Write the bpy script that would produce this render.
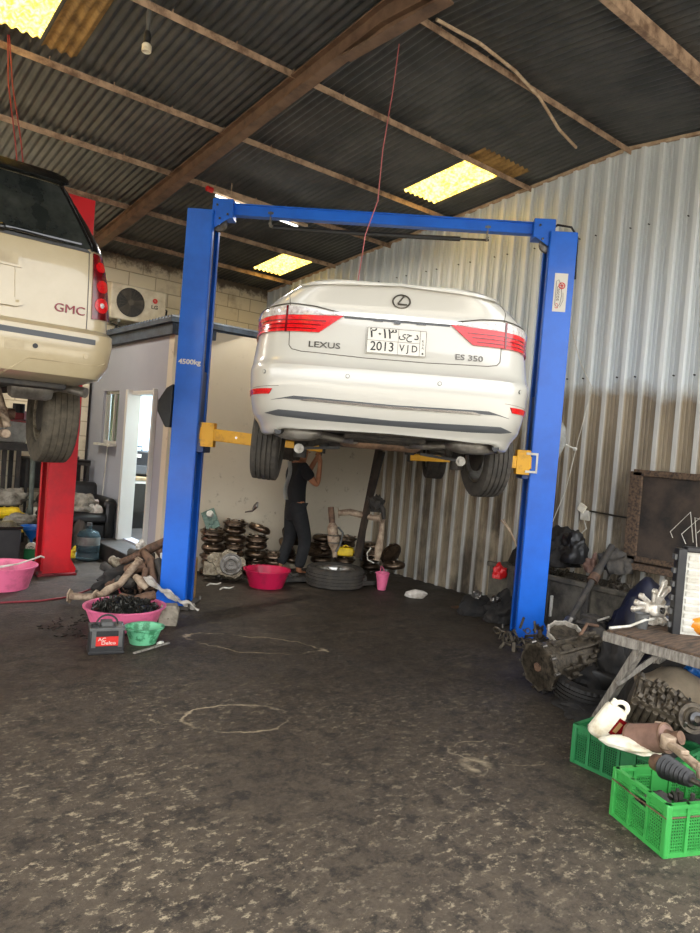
import bpy, bmesh, math, random
from math import sin, cos, pi, radians, atan2, hypot
from mathutils import Vector, Matrix, noise

for o in list(bpy.data.objects): bpy.data.objects.remove(o, do_unlink=True)
sc = bpy.context.scene
COL = sc.collection
random.seed(7)

# ---------------------------------------------------------------- camera
YA, PI_, RO = radians(38.7), radians(1.5), radians(4.6)
fwd = Vector((sin(YA)*cos(PI_), cos(YA)*cos(PI_), -sin(PI_)))
rgt0 = Vector((cos(YA), -sin(YA), 0)); up0 = rgt0.cross(fwd)
rgt = rgt0*cos(RO) + up0*sin(RO); upv = -rgt0*sin(RO) + up0*cos(RO)
cd = bpy.data.cameras.new('camera'); cd.sensor_fit = 'VERTICAL'; cd.sensor_height = 36; cd.sensor_width = 36
cd.lens = 690/933*36; cd.clip_start = .05; cd.clip_end = 300
cam = bpy.data.objects.new('camera', cd); COL.objects.link(cam)
cam.matrix_world = Matrix(((rgt.x, upv.x, -fwd.x, 0), (rgt.y, upv.y, -fwd.y, 0), (rgt.z, upv.z, -fwd.z, 1.6), (0, 0, 0, 1)))
sc.camera = cam

# ---------------------------------------------------------------- sky, sun, exposure
w = bpy.data.worlds.new('sky'); sc.world = w; w.use_nodes = True
nt = w.node_tree; nt.nodes.clear()
sky = nt.nodes.new('ShaderNodeTexSky'); sky.sky_type = 'NISHITA'; sky.sun_disc = False
sky.sun_elevation = radians(58); sky.sun_rotation = radians(20); sky.dust_density = 4; sky.air_density = 1.2
hs = nt.nodes.new('ShaderNodeHueSaturation'); hs.inputs['Saturation'].default_value = .08
bg = nt.nodes.new('ShaderNodeBackground'); bg.inputs['Strength'].default_value = .6
ow = nt.nodes.new('ShaderNodeOutputWorld')
nt.links.new(sky.outputs[0], hs.inputs['Color']); nt.links.new(hs.outputs[0], bg.inputs['Color']); nt.links.new(bg.outputs[0], ow.inputs['Surface'])
sd = bpy.data.lights.new('sun', 'SUN'); sd.energy = 3.4; sd.angle = radians(1); sd.color = (1, .95, .86)
sun = bpy.data.objects.new('sun', sd); COL.objects.link(sun)
sun.rotation_euler = (radians(-32), radians(12), 0)      # high sun coming from beyond the back wall
sun.location = (0, 0, 12)
sc.view_settings.view_transform = 'Standard'; sc.view_settings.look = 'None'
sc.view_settings.exposure = 1.25; sc.view_settings.gamma = 1; sc.view_settings.use_curve_mapping = False

# ---------------------------------------------------------------- materials
def srgb(r, g, b):
    f = lambda c: (c/255/12.92) if c/255 <= .04045 else ((c/255+.055)/1.055)**2.4
    return (f(r), f(g), f(b), 1)
class NT:
    def __init__(s, name):
        s.m = bpy.data.materials.new(name); s.m.use_nodes = True; s.t = s.m.node_tree
        s.b = s.t.nodes['Principled BSDF']; s.tc = s.t.nodes.new('ShaderNodeTexCoord')
    def n(s, kind, **kw):
        x = s.t.nodes.new('ShaderNode'+kind)
        for k, v in kw.items(): setattr(x, k, v)
        return x
    def l(s, a, b): s.t.links.new(a, b)
    def noise(s, scale, detail=4, rough=.6, vec=None, stretch=None):
        x = s.n('TexNoise'); x.inputs['Scale'].default_value = scale; x.inputs['Detail'].default_value = detail; x.inputs['Roughness'].default_value = rough
        src = vec or s.tc.outputs['Object']
        if stretch:
            mp = s.n('Mapping'); mp.inputs['Scale'].default_value = stretch; s.l(src, mp.inputs['Vector']); src = mp.outputs[0]
        s.l(src, x.inputs['Vector']); return x.outputs['Fac']
    def ramp(s, fac, a, b, ca=(0, 0, 0, 1), cb=(1, 1, 1, 1)):
        x = s.n('ValToRGB'); e = x.color_ramp.elements; e[0].position = a; e[1].position = b; e[0].color = ca; e[1].color = cb
        s.l(fac, x.inputs['Fac']); return x.outputs['Color']
    def mix(s, fac, a, b, mode='MIX'):
        x = s.n('Mix', data_type='RGBA', blend_type=mode)
        for sock, v in ((x.inputs[0], fac), (x.inputs[6], a), (x.inputs[7], b)):
            if isinstance(v, (int, float)): sock.default_value = v
            elif isinstance(v, tuple): sock.default_value = v
            else: s.l(v, sock)
        return x.outputs[2]
    def math(s, op, a, b=0.0, clamp=False):
        x = s.n('Math', operation=op, use_clamp=clamp)
        for sock, v in ((x.inputs[0], a), (x.inputs[1], b)):
            if isinstance(v, (int, float)): sock.default_value = v
            else: s.l(v, sock)
        return x.outputs[0]
    def xyz(s):
        x = s.n('SeparateXYZ'); s.l(s.tc.outputs['Object'], x.inputs[0]); return x.outputs
    def bump(s, h, strength=.3, dist=.01):
        x = s.n('Bump'); x.inputs['Strength'].default_value = strength; x.inputs['Distance'].default_value = dist
        s.l(h, x.inputs['Height']); s.l(x.outputs[0], s.b.inputs['Normal'])
    def col(s, c):
        if isinstance(c, tuple): s.b.inputs['Base Color'].default_value = c
        else: s.l(c, s.b.inputs['Base Color'])
    def rough(s, r):
        if isinstance(r, (int, float)): s.b.inputs['Roughness'].default_value = r
        else: s.l(r, s.b.inputs['Roughness'])
def pm(name, c, c2=None, rough=.5, metal=0, scale=8, lo=.4, hi=.65, bump=0, bscale=None, coat=0, stretch=None, dist=.004):
    s = NT(name)
    if c2:
        f = s.noise(scale, 6, .65, stretch=stretch); s.col(s.mix(s.ramp(f, lo, hi), srgb(*c), srgb(*c2)))
    else: s.col(srgb(*c))
    s.rough(rough); s.b.inputs['Metallic'].default_value = metal
    if coat: s.b.inputs['Coat Weight'].default_value = coat; s.b.inputs['Coat Roughness'].default_value = .05
    if bump: s.bump(s.noise(bscale or scale*3, 4), bump, dist)
    return s.m
M = {}
def defmat(k, *a, **kw): M[k] = pm(k, *a, **kw)
defmat('white_paint', (183, 180, 170), rough=.28, coat=.8)
defmat('champagne_paint', (184, 169, 136), (176, 160, 126), rough=.3, coat=.7, scale=2)
defmat('champagne_bumper', (182, 166, 132), (160, 144, 112), rough=.4, scale=4)
defmat('dark_glass', (26, 30, 29), (52, 55, 52), rough=.12, scale=5)
defmat('gloss_black', (14, 14, 15), rough=.2, coat=.5)
defmat('black_plastic', (22, 22, 23), (34, 33, 32), rough=.5, scale=12)
defmat('grey_plastic', (88, 88, 86), (70, 69, 66), rough=.5)
defmat('trim_grey', (72, 74, 76), rough=.45)
defmat('red_lens', (214, 8, 18), (176, 4, 10), rough=.25, coat=.25, scale=60)
defmat('dark_red_lens', (112, 8, 16), (74, 6, 12), rough=.2, coat=.3, scale=20)
defmat('clear_lens', (205, 200, 196), (150, 140, 136), rough=.12, coat=1, scale=40)
defmat('chrome', (205, 205, 205), rough=.12, metal=1)
defmat('badge_metal', (96, 92, 86), rough=.3, metal=.9)
defmat('steel', (130, 126, 120), (78, 72, 64), rough=.38, metal=.9, scale=14, bump=.15)
defmat('rim_metal', (176, 174, 168), (120, 116, 108), rough=.3, metal=.8, scale=10)
defmat('rust_steel', (120, 92, 72), (70, 52, 42), rough=.7, metal=.3, scale=16, bump=.4)
defmat('pale_exhaust', (178, 158, 134), (112, 90, 72), rough=.65, metal=.2, scale=12, bump=.3)
defmat('heat_shield', (150, 120, 96), (104, 84, 70), rough=.6, metal=.3, scale=14, bump=.3)
defmat('dark_converter', (112, 94, 76), (58, 46, 38), rough=.3, metal=.8, scale=10, bump=.15)
defmat('cast_alu', (150, 140, 120), (92, 80, 62), rough=.55, metal=.45, scale=22, bump=.5)
defmat('dirty_alu', (88, 79, 65), (38, 32, 26), rough=.55, metal=.4, scale=26, bump=.6)
defmat('bright_alu', (222, 216, 204), (168, 158, 142), rough=.35, metal=.55, scale=25, bump=.3)
defmat('underbody', (46, 44, 42), (72, 66, 58), rough=.75, scale=14, bump=.3)
defmat('muffler_grey', (150, 146, 138), (110, 104, 96), rough=.42, metal=.55, scale=9)
defmat('tyre_rubber', (52, 49, 44), (72, 66, 58), rough=.85, scale=10, bump=.3, bscale=60)
defmat('dusty_tyre', (92, 84, 70), (66, 60, 50), rough=.9, scale=14, bump=.35, bscale=70)
defmat('lift_blue', (0, 96, 204), (0, 84, 184), rough=.42, coat=.1, scale=2.2)
defmat('lift_blue_dark', (6, 56, 124), (12, 36, 80), rough=.45, scale=3)
defmat('lift_red', (205, 22, 34), (160, 24, 32), rough=.42, scale=2.5, lo=.45, hi=.75)
defmat('lift_red_dark', (120, 10, 24), (74, 8, 16), rough=.5, scale=3)
defmat('lift_yellow', (216, 158, 6), (170, 118, 10), rough=.5, scale=9, lo=.5, hi=.7)
defmat('yellow_plastic', (232, 200, 20), (200, 160, 14), rough=.45, scale=9)
defmat('pink_plastic', (218, 104, 140), (168, 78, 104), rough=.45, scale=6, lo=.5, hi=.7)
defmat('crimson_plastic', (186, 26, 70), (132, 32, 54), rough=.3, scale=5, lo=.5, hi=.72)
defmat('mint_plastic', (108, 186, 140), (58, 128, 86), rough=.5, scale=14, lo=.5, hi=.58)
defmat('green_plastic', (58, 152, 70), (40, 118, 54), rough=.42, scale=6, lo=.5, hi=.75)
defmat('deep_green_plastic', (34, 112, 62), (22, 84, 46), rough=.45, scale=6, lo=.5, hi=.75)
defmat('blue_plastic', (16, 82, 150), rough=.35)
defmat('white_plastic', (226, 220, 200), (186, 170, 136), rough=.45, scale=9, lo=.5, hi=.7)
defmat('grey_white', (206, 204, 194), (172, 166, 150), rough=.55, scale=7)
defmat('label_white', (206, 202, 190), rough=.5)
defmat('label_red', (196, 36, 28), rough=.45)
defmat('ink_black', (28, 26, 24), rough=.6)
defmat('ink_grey', (92, 86, 76), rough=.6)
defmat('gmc_red', (128, 22, 34), rough=.35)
defmat('wood', (150, 118, 78), (98, 72, 46), rough=.75, scale=6, stretch=(1, 1, 8), bump=.3)
defmat('old_wood', (96, 76, 58), (40, 32, 26), rough=.85, scale=7, stretch=(1, 6, 6), bump=.4)
defmat('ochre_wood', (168, 132, 76), (112, 84, 46), rough=.8, scale=8, bump=.3)
defmat('grey_timber', (142, 136, 126), (88, 82, 74), rough=.7, scale=10, stretch=(5, 5, 1), bump=.3)
defmat('dark_board', (64, 52, 42), (26, 22, 18), rough=.65, scale=4, bump=.3, bscale=30)
defmat('cloth_white', (206, 200, 190), (158, 148, 134), rough=.9, scale=9, bump=.4)
defmat('cloth_grey', (150, 144, 132), (84, 78, 68), rough=.95, scale=8, bump=.5)
defmat('dark_cloth', (20, 19, 19), (42, 38, 34), rough=.9, scale=10, bump=.5)
defmat('blue_cloth', (12, 14, 36), (7, 7, 14), rough=.55, scale=6, bump=.3)
defmat('denim_dark', (30, 31, 33), (20, 21, 23), rough=.9, scale=14, bump=.3)
defmat('shirt_black', (14, 14, 16), (20, 20, 22), rough=.9, scale=12)
defmat('skin', (172, 118, 84), (158, 104, 72), rough=.55, scale=20)
defmat('hair_black', (12, 10, 9), rough=.7)
defmat('leather_black', (18, 18, 19), (34, 33, 32), rough=.35, scale=12, bump=.2)
defmat('concrete', (150, 142, 126), (112, 104, 90), rough=.9, scale=14, bump=.5)
defmat('trough_grey', (96, 90, 78), (52, 48, 40), rough=.7, metal=.2, scale=6, bump=.4)
defmat('clay_orange', (222, 140, 40), (178, 98, 24), rough=.3, scale=4, coat=.4)
defmat('galvanised', (128, 128, 122), (98, 98, 94), rough=.5, metal=.5, scale=10)
defmat('pcb_green', (70, 98, 86), (110, 130, 120), rough=.5, scale=30)
defmat('purlin_rust', (178, 150, 124), (108, 84, 66), rough=.75, metal=.1, scale=9, bump=.3)
defmat('beam_brown', (116, 90, 70), (80, 60, 46), rough=.6, scale=5, bump=.25)
defmat('conduit_pale', (190, 168, 140), (150, 120, 92), rough=.6, scale=10)
defmat('cable_pink', (176, 96, 96), rough=.6)
defmat('cable_red', (120, 30, 40), rough=.5)
defmat('cable_black', (24, 22, 20), rough=.5)
defmat('shelf_dark', (30, 28, 27), (56, 50, 44), rough=.6, scale=10, bump=.2)
defmat('paper_white', (210, 210, 205), rough=.8)
defmat('grey_post', (92, 100, 92), (66, 70, 62), rough=.6, scale=9)
defmat('fan_grey', (88, 82, 72), (60, 56, 48), rough=.6)
defmat('ac_white', (214, 206, 184), (186, 174, 148), rough=.5, scale=5)
defmat('alu_frame', (206, 204, 196), rough=.4, metal=.2)
defmat('curtain', (214, 216, 196), (186, 188, 168), rough=.8, scale=3, stretch=(1, 12, .3))
defmat('roof_edge', (62, 74, 88), (40, 46, 56), rough=.6, scale=7)
defmat('chips', (66, 66, 60), (30, 28, 25), rough=.4, metal=.7, scale=30)
defmat('blanket', (146, 132, 112), (112, 100, 82), rough=.95, scale=4, bump=.3)
defmat('brown_tin', (128, 98, 84), (92, 66, 54), rough=.6, scale=8, bump=.2)
defmat('red_paint', (190, 22, 26), rough=.4)
defmat('screen_dark', (20, 24, 30), rough=.3)
defmat('desk_top', (150, 128, 92), (110, 92, 64), rough=.5)

s = NT('glass_bottle'); s.col(srgb(120, 150, 160)); s.rough(.08); s.b.inputs['Transmission Weight'].default_value = .85; s.b.inputs['IOR'].default_value = 1.2; M['glass_bottle'] = s.m
s = NT('plastic_film'); s.col(srgb(170, 170, 165)); s.rough(.3); s.b.inputs['Transmission Weight'].default_value = .6; s.b.inputs['IOR'].default_value = 1.05; M['plastic_film'] = s.m
s = NT('window_glass'); s.col(srgb(210, 225, 215)); s.rough(.05); s.b.inputs['Transmission Weight'].default_value = 1; s.b.inputs['IOR'].default_value = 1.1; M['window_glass'] = s.m

# oily workshop floor
s = NT('oily_floor'); o = s.tc.outputs['Object']; X = s.xyz()
big = s.noise(.55, 5, .6); mid = s.noise(3.2, 8, .72); fine = s.noise(26, 6, .7); fl2 = s.noise(17, 10, .8, stretch=(1, 1.5, 1))
base = s.mix(s.ramp(mid, .35, .7), srgb(40, 33, 27), srgb(62, 52, 42))
base = s.mix(s.ramp(big, .42, .62), base, s.mix(.6, base, srgb(34, 29, 26)))
# worn zone close to the entrance: bare grey brown concrete shows through the grease
near = s.math('ADD', s.math('MULTIPLY', X[0], .42), s.math('MULTIPLY', X[1], .52))
near = s.math('SUBTRACT', near, s.math('MULTIPLY', s.math('SUBTRACT', big, .5), 2.2))
nearm = s.ramp(s.math('MULTIPLY', near, .2), .32, .62, (1, 1, 1, 1), (0, 0, 0, 1))
base = s.mix(nearm, base, s.mix(s.ramp(mid, .3, .7), srgb(62, 53, 44), srgb(94, 83, 69)))
fleck = s.ramp(fl2, .54, .585); fm = s.math('MULTIPLY', s.math('MULTIPLY', fleck, s.math('ADD', .12, s.math('MULTIPLY', nearm, .78))), s.ramp(s.noise(1.3, 4), .36, .56))
base = s.mix(fm, base, srgb(196, 180, 150))
grit = s.ramp(s.noise(38, 4, .8), .44, .62); base = s.mix(s.math('MULTIPLY', grit, .5), base, s.mix(.5, base, srgb(120, 108, 90)))
streak = s.math('MULTIPLY', s.ramp(s.noise(5, 9, .8, stretch=(1, 2.2, 1)), .54, .6), s.ramp(s.noise(.9, 4), .4, .62)); base = s.mix(s.math('MULTIPLY', streak, .4), base, srgb(122, 108, 88))
dk = s.ramp(s.noise(9, 8, .78), .4, .5, (1, 1, 1, 1), (0, 0, 0, 1)); base = s.mix(s.math('MULTIPLY', dk, .75), base, srgb(30, 26, 23))
# outlines of old spills and patches (ellipses with ragged rims)
def ring(cx, cy, ax, ay, ang, wd, amp=.35):
    global base
    mp = s.n('Mapping', vector_type='TEXTURE'); mp.inputs['Location'].default_value = (cx, cy, 0); mp.inputs['Rotation'].default_value = (0, 0, ang); mp.inputs['Scale'].default_value = (ax, ay, 1)
    s.l(o, mp.inputs[0]); q = s.n('SeparateXYZ'); s.l(mp.outputs[0], q.inputs[0])
    r = s.math('SQRT', s.math('ADD', s.math('POWER', s.math('ABSOLUTE', q.outputs[0]), 2), s.math('POWER', s.math('ABSOLUTE', q.outputs[1]), 2)))
    r = s.math('ADD', r, s.math('MULTIPLY', s.math('SUBTRACT', s.noise(2.6, 5), .5), amp*2))
    d = s.math('ABSOLUTE', s.math('SUBTRACT', r, 1))
    m_ = s.math('MULTIPLY', s.ramp(d, 0, wd, (1, 1, 1, 1), (0, 0, 0, 1)), s.ramp(s.noise(3.5, 6), .45, .6))
    base = s.mix(m_, base, srgb(176, 160, 132))
ring(2.05, 3.4, .3, .2, -.35, .06, .5); ring(2.85, 4.65, .55, .22, -.75, .05, .6); ring(2.85, 2.3, .06, .07, .2, .6, .6); ring(3.05, 2.35, .14, .3, .9, .05, .8)
s.col(base)
s.rough(s.mix(nearm, s.ramp(s.noise(1.7, 5), .35, .7, (.5, .5, .5, 1), (.75, .75, .75, 1)), (.7, .7, .7, 1)))
s.b.inputs['Specular IOR Level'].default_value = .35
s.bump(s.math('ADD', s.math('MULTIPLY', fl2, .7), s.math('MULTIPLY', fine, .3)), .9, .03); M['floor'] = s.m

s = NT('yard_sand'); s.col(s.mix(s.noise(2, 6), srgb(170, 164, 152), srgb(150, 144, 132))); s.rough(.95); M['yard'] = s.m

# painted steel cladding with soot low down
s = NT('metal_cladding'); X = s.xyz(); st = s.noise(2, 5, .6, stretch=(1, 1, .12))
clean = s.mix(s.ramp(st, .35, .7), srgb(206, 212, 212), srgb(192, 198, 199))
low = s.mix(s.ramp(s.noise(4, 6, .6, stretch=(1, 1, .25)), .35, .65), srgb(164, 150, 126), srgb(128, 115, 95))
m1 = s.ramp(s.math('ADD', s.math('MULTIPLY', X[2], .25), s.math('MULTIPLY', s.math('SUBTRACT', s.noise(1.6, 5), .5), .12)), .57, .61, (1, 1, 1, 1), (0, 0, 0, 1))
rib = s.ramp(s.math('ADD', X[0], -5.72), .488, .512, (1, 1, 1, 1), (0, 0, 0, 1)); m1 = s.math('MULTIPLY', m1, s.math('SUBTRACT', 1, s.math('MULTIPLY', rib, .55))); clean = s.mix(rib, clean, srgb(214, 218, 217))
c = s.mix(m1, clean, low)
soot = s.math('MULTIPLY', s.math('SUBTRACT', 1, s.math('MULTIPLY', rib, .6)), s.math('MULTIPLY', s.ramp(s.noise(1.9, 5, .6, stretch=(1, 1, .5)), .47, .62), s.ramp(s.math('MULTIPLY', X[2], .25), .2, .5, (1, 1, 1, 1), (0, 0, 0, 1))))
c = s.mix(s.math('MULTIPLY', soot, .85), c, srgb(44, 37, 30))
s.col(c); s.rough(.55); s.b.inputs['Metallic'].default_value = .15; M['cladding'] = s.m

# white painted block wall
def blockmat(name, top=True):
    s = NT(name); mp = s.n('Mapping'); mp.inputs['Rotation'].default_value = (radians(90), 0, 0); s.l(s.tc.outputs['Object'], mp.inputs[0])
    br = s.n('TexBrick'); s.l(mp.outputs[0], br.inputs[0]); br.inputs['Scale'].default_value = 1; br.inputs['Brick Width'].default_value = .42; br.inputs['Row Height'].default_value = .21
    br.inputs['Mortar Size'].default_value = .008; br.inputs['Mortar Smooth'].default_value = .3; br.inputs['Color1'].default_value = srgb(228, 218, 192); br.inputs['Color2'].default_value = srgb(216, 204, 176); br.inputs['Mortar'].default_value = srgb(180, 166, 138)
    c = s.mix(s.ramp(s.noise(3, 6), .55, .75), br.outputs['Color'], srgb(176, 160, 132))
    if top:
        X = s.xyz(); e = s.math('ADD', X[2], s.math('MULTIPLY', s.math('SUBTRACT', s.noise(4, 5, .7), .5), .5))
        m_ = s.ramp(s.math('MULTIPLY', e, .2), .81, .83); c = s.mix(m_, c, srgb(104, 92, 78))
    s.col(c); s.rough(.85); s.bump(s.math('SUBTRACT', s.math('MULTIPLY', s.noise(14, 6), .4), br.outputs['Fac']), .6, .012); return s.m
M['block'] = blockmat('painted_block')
s = NT('office_grey'); c = s.mix(s.noise(1.2, 5), srgb(160, 162, 170), srgb(142, 143, 150)); s.col(c); s.rough(.8); M['office_grey'] = s.m
s = NT('office_beige'); X = s.xyz(); c = s.mix(s.noise(1.5, 5), srgb(206, 196, 176), srgb(188, 176, 154))
g = s.math('MULTIPLY', s.ramp(s.noise(12, 8, .7), .58, .66), s.ramp(s.noise(1.6, 3), .5, .6)); s.col(s.mix(s.math('MULTIPLY', g, .5), c, srgb(96, 86, 72))); s.rough(.85); M['office_beige'] = s.m
s = NT('roof_sheet'); c = s.mix(s.ramp(s.noise(2.2, 6, .7), .4, .7), srgb(66, 68, 68), srgb(92, 92, 90)); s.col(c); s.rough(.5); s.b.inputs['Metallic'].default_value = .35; M['roof'] = s.m
s = NT('skylight_sheet'); tr = s.n('BsdfTranslucent'); n_ = s.ramp(s.noise(28, 4), .4, .6); tr.inputs[0].default_value = srgb(255, 228, 130)
s.l(s.mix(n_, srgb(238, 200, 92), srgb(150, 108, 36)), tr.inputs[0]); ms = s.n('MixShader'); ms.inputs[0].default_value = .8; s.col(srgb(220, 200, 140)); s.rough(.5)
s.l(s.b.outputs[0], ms.inputs[1]); s.l(tr.outputs[0], ms.inputs[2]); s.l(ms.outputs[0], s.t.nodes['Material Output'].inputs[0]); M['skylight'] = s.m
s = NT('dirt_pan'); s.col(srgb(170, 196, 214)); s.rough(.8); M['office_inner'] = s.m

# ---------------------------------------------------------------- mesh helpers
T = Matrix.Translation
def R(a, ax): return Matrix.Rotation(a, 4, ax)
def RE(x=0, y=0, z=0): return Matrix.Rotation(z, 4, 'Z') @ Matrix.Rotation(y, 4, 'Y') @ Matrix.Rotation(x, 4, 'X')
def align(p, q):
    d = Vector(q)-Vector(p); L = d.length
    return T(Vector(p)) @ d.to_track_quat('Z', 'Y').to_matrix().to_4x4(), L
class MB:
    def __init__(s, M_=None): s.bm = bmesh.new(); s.M = M_ or Matrix.Identity(4)
    def _x(s, vs, m):
        mm = s.M @ m
        for v in vs: v.co = mm @ v.co
    def box(s, c, d, rot=None, taper=None):
        m = T(Vector(c)) @ (rot or Matrix.Identity(4)) @ Matrix.Diagonal((d[0], d[1], d[2], 1))
        r = bmesh.ops.create_cube(s.bm, size=1)['verts']
        if taper:
            for v in r:
                if v.co.z > 0: v.co.x *= taper; v.co.y *= taper
        s._x(r, m); return s
    def bar(s, p, q, a, b=None, up=None):
        b = b or a; m, L = align(p, q)
        r = bmesh.ops.create_cube(s.bm, size=1)['verts']; s._x(r, m @ T((0, 0, L/2)) @ Matrix.Diagonal((a, b, L, 1))); return s
    def cyl(s, p, q, r1, r2=None, seg=20, caps=True):
        r2 = r1 if r2 is None else r2; m, L = align(p, q)
        r = bmesh.ops.create_cone(s.bm, cap_ends=caps, segments=seg, radius1=r1, radius2=r2, depth=L)['verts']
        s._x(r, m @ T((0, 0, L/2))); return s
    def sph(s, c, r, sc_=(1, 1, 1), rot=None, seg=16):
        v = bmesh.ops.create_uvsphere(s.bm, u_segments=seg, v_segments=seg//2+2, radius=r)['verts']
        s._x(v, T(Vector(c)) @ (rot or Matrix.Identity(4)) @ Matrix.Diagonal((*sc_, 1))); return s
    def tor(s, c, R_, r, rot=None, seg=28, ms=8, a0=0, a1=2*pi):
        full = abs(a1-a0-2*pi) < 1e-6; n = seg if full else seg+1; m = s.M @ T(Vector(c)) @ (rot or Matrix.Identity(4)); rings = []
        for i in range(n):
            a = a0+(a1-a0)*i/seg
            rings.append([s.bm.verts.new(m @ Vector(((R_+r*cos(2*pi*j/ms))*cos(a), (R_+r*cos(2*pi*j/ms))*sin(a), r*sin(2*pi*j/ms)))) for j in range(ms)])
        for i in range(n if full else n-1):
            A, B = rings[i], rings[(i+1) % n]
            for j in range(ms): s.bm.faces.new((A[j], B[j], B[(j+1) % ms], A[(j+1) % ms]))
        return s
    def tube(s, pts, r, seg=8, caps=True):
        pts = [Vector(p) for p in pts]; rings = []; rr = r if isinstance(r, (list, tuple)) else [r]*len(pts)
        prev = None
        for i, p in enumerate(pts):
            d = (pts[min(i+1, len(pts)-1)]-pts[max(i-1, 0)]).normalized()
            if prev is None: nrm = d.orthogonal().normalized()
            else: nrm = (prev - d*prev.dot(d)).normalized()
            prev = nrm; b = d.cross(nrm)
            rings.append([s.bm.verts.new(s.M @ (p+rr[i]*(nrm*cos(2*pi*j/seg)+b*sin(2*pi*j/seg)))) for j in range(seg)])
        for A, B in zip(rings, rings[1:]):
            for j in range(seg): s.bm.faces.new((A[j], A[(j+1) % seg], B[(j+1) % seg], B[j]))
        if caps: s.bm.faces.new(rings[0][::-1]); s.bm.faces.new(rings[-1])
        return s
    def lathe(s, prof, seg=32, m=None, closed=False, a=1., rad=None):
        m = s.M @ (m or Matrix.Identity(4)); cols = []
        for i in range(seg):
            t = 2*pi*i/seg
            cols.append([s.bm.verts.new(m @ Vector(((rad(k, i, r) if rad else r)*cos(t)*a, (rad(k, i, r) if rad else r)*sin(t), z))) for k, (r, z) in enumerate(prof)])
        n = len(prof)
        for i in range(seg):
            A, B = cols[i], cols[(i+1) % seg]
            for k in range(n if closed else n-1):
                k2 = (k+1) % n
                try: s.bm.faces.new((A[k], B[k], B[k2], A[k2]))
                except ValueError: pass
        if not closed:
            if prof[0][0] > 1e-4: s.bm.faces.new([c[0] for c in cols][::-1])
            if prof[-1][0] > 1e-4: s.bm.faces.new([c[-1] for c in cols])
        return s
    def lathe_open(s, prof, seg=32, m=None, a=1.):
        m = s.M @ (m or Matrix.Identity(4)); cols = [[s.bm.verts.new(m @ Vector((r*cos(2*pi*i/seg)*a, r*sin(2*pi*i/seg), z))) for r, z in prof] for i in range(seg)]
        for i in range(seg):
            A, B = cols[i], cols[(i+1) % seg]
            for k in range(len(prof)-1): s.bm.faces.new((A[k], B[k], B[k+1], A[k+1]))
        return s
    def prism(s, poly, z0, z1, m=None):
        m = s.M @ (m or Matrix.Identity(4)); a = [s.bm.verts.new(m @ Vector((x, y, z0))) for x, y in poly]; b = [s.bm.verts.new(m @ Vector((x, y, z1))) for x, y in poly]; n = len(poly)
        s.bm.faces.new(a[::-1]); s.bm.faces.new(b)
        for i in range(n): s.bm.faces.new((a[i], a[(i+1) % n], b[(i+1) % n], b[i]))
        return s
    def grid(s, nx, ny, fn):
        g = [[s.bm.verts.new(s.M @ Vector(fn(i/nx, j/ny))) for j in range(ny+1)] for i in range(nx+1)]
        for i in range(nx):
            for j in range(ny): s.bm.faces.new((g[i][j], g[i+1][j], g[i+1][j+1], g[i][j+1]))
        return s
    def build(s, name, mat, parent=None, smooth=30, bevel=0, mods=None, merge=True):
        if merge: bmesh.ops.remove_doubles(s.bm, verts=s.bm.verts, dist=1e-5)
        bmesh.ops.recalc_face_normals(s.bm, faces=s.bm.faces)
        me = bpy.data.meshes.new(name); s.bm.to_mesh(me); s.bm.free()
        ob = bpy.data.objects.new(name, me); COL.objects.link(ob)
        me.materials.append(M[mat] if isinstance(mat, str) else mat)
        if parent: ob.parent = parent
        if smooth: setsmooth(me, smooth)
        if bevel:
            b = ob.modifiers.new('bevel', 'BEVEL'); b.width = bevel; b.segments = 2; b.limit_method = 'ANGLE'; b.angle_limit = radians(40)
        return ob
def setsmooth(me, ang):
    bm = bmesh.new(); bm.from_mesh(me); a = radians(ang)
    for f in bm.faces: f.smooth = True
    for e in bm.edges: e.smooth = (len(e.link_faces) == 2 and e.calc_face_angle(0) < a)
    bm.to_mesh(me); bm.free()
def thing(name, label, cat, loc=(0, 0, 0), rz=0, group=None, rot=None):
    o = bpy.data.objects.new(name, None); COL.objects.link(o); o.empty_display_size = .2
    o.location = loc; o.rotation_euler = rot if rot else (0, 0, rz); o['label'] = label; o['category'] = cat
    if group: o['group'] = group
    return o
def tag(o, label, cat=None, group=None, kind=None):
    o['label'] = label
    if cat: o['category'] = cat
    if group: o['group'] = group
    if kind: o['kind'] = kind
    return o
def struct(o, label=None, cat=None):
    o['kind'] = 'structure'
    if label: o['label'] = label
    if cat: o['category'] = cat
    return o
def dup(o, parent=None, **kw):
    c = o.copy(); COL.objects.link(c)
    if parent: c.parent = parent
    for ch in [x for x in KIDS(o)]: dup(ch, c)
    return c
def KIDS(o): return [x for x in bpy.data.objects if x.parent == o]
def fine(s, pts): return pts
def text_bm(body, size, extrude=.001, align='CENTER', sx=1, offset=0.0):
    cu = bpy.data.curves.new('t', 'FONT'); cu.body = body; cu.size = size; cu.extrude = extrude; cu.align_x = align; cu.align_y = 'CENTER'; cu.offset = offset
    cu.resolution_u = 3
    ob = bpy.data.objects.new('t', cu); COL.objects.link(ob); bpy.context.view_layer.update()
    me = bpy.data.meshes.new_from_object(ob.evaluated_get(bpy.context.evaluated_depsgraph_get()))
    bpy.data.objects.remove(ob, do_unlink=True); bm = bmesh.new(); bm.from_mesh(me); bpy.data.meshes.remove(me)
    for v in bm.verts: v.co.x *= sx
    return bm
def text_on(name, body, size, mat, parent, m, extrude=.001, sx=1, wrap=None, offset=0.0):
    bm = text_bm(body, size, extrude, sx=sx, offset=offset)
    b = MB(); b.bm.free(); b.bm = bm
    for v in bm.verts: v.co = m @ v.co
    if wrap:
        for v in bm.verts: v.co = wrap(v.co)
    return b.build(name, mat, parent, smooth=0, merge=False)
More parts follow.
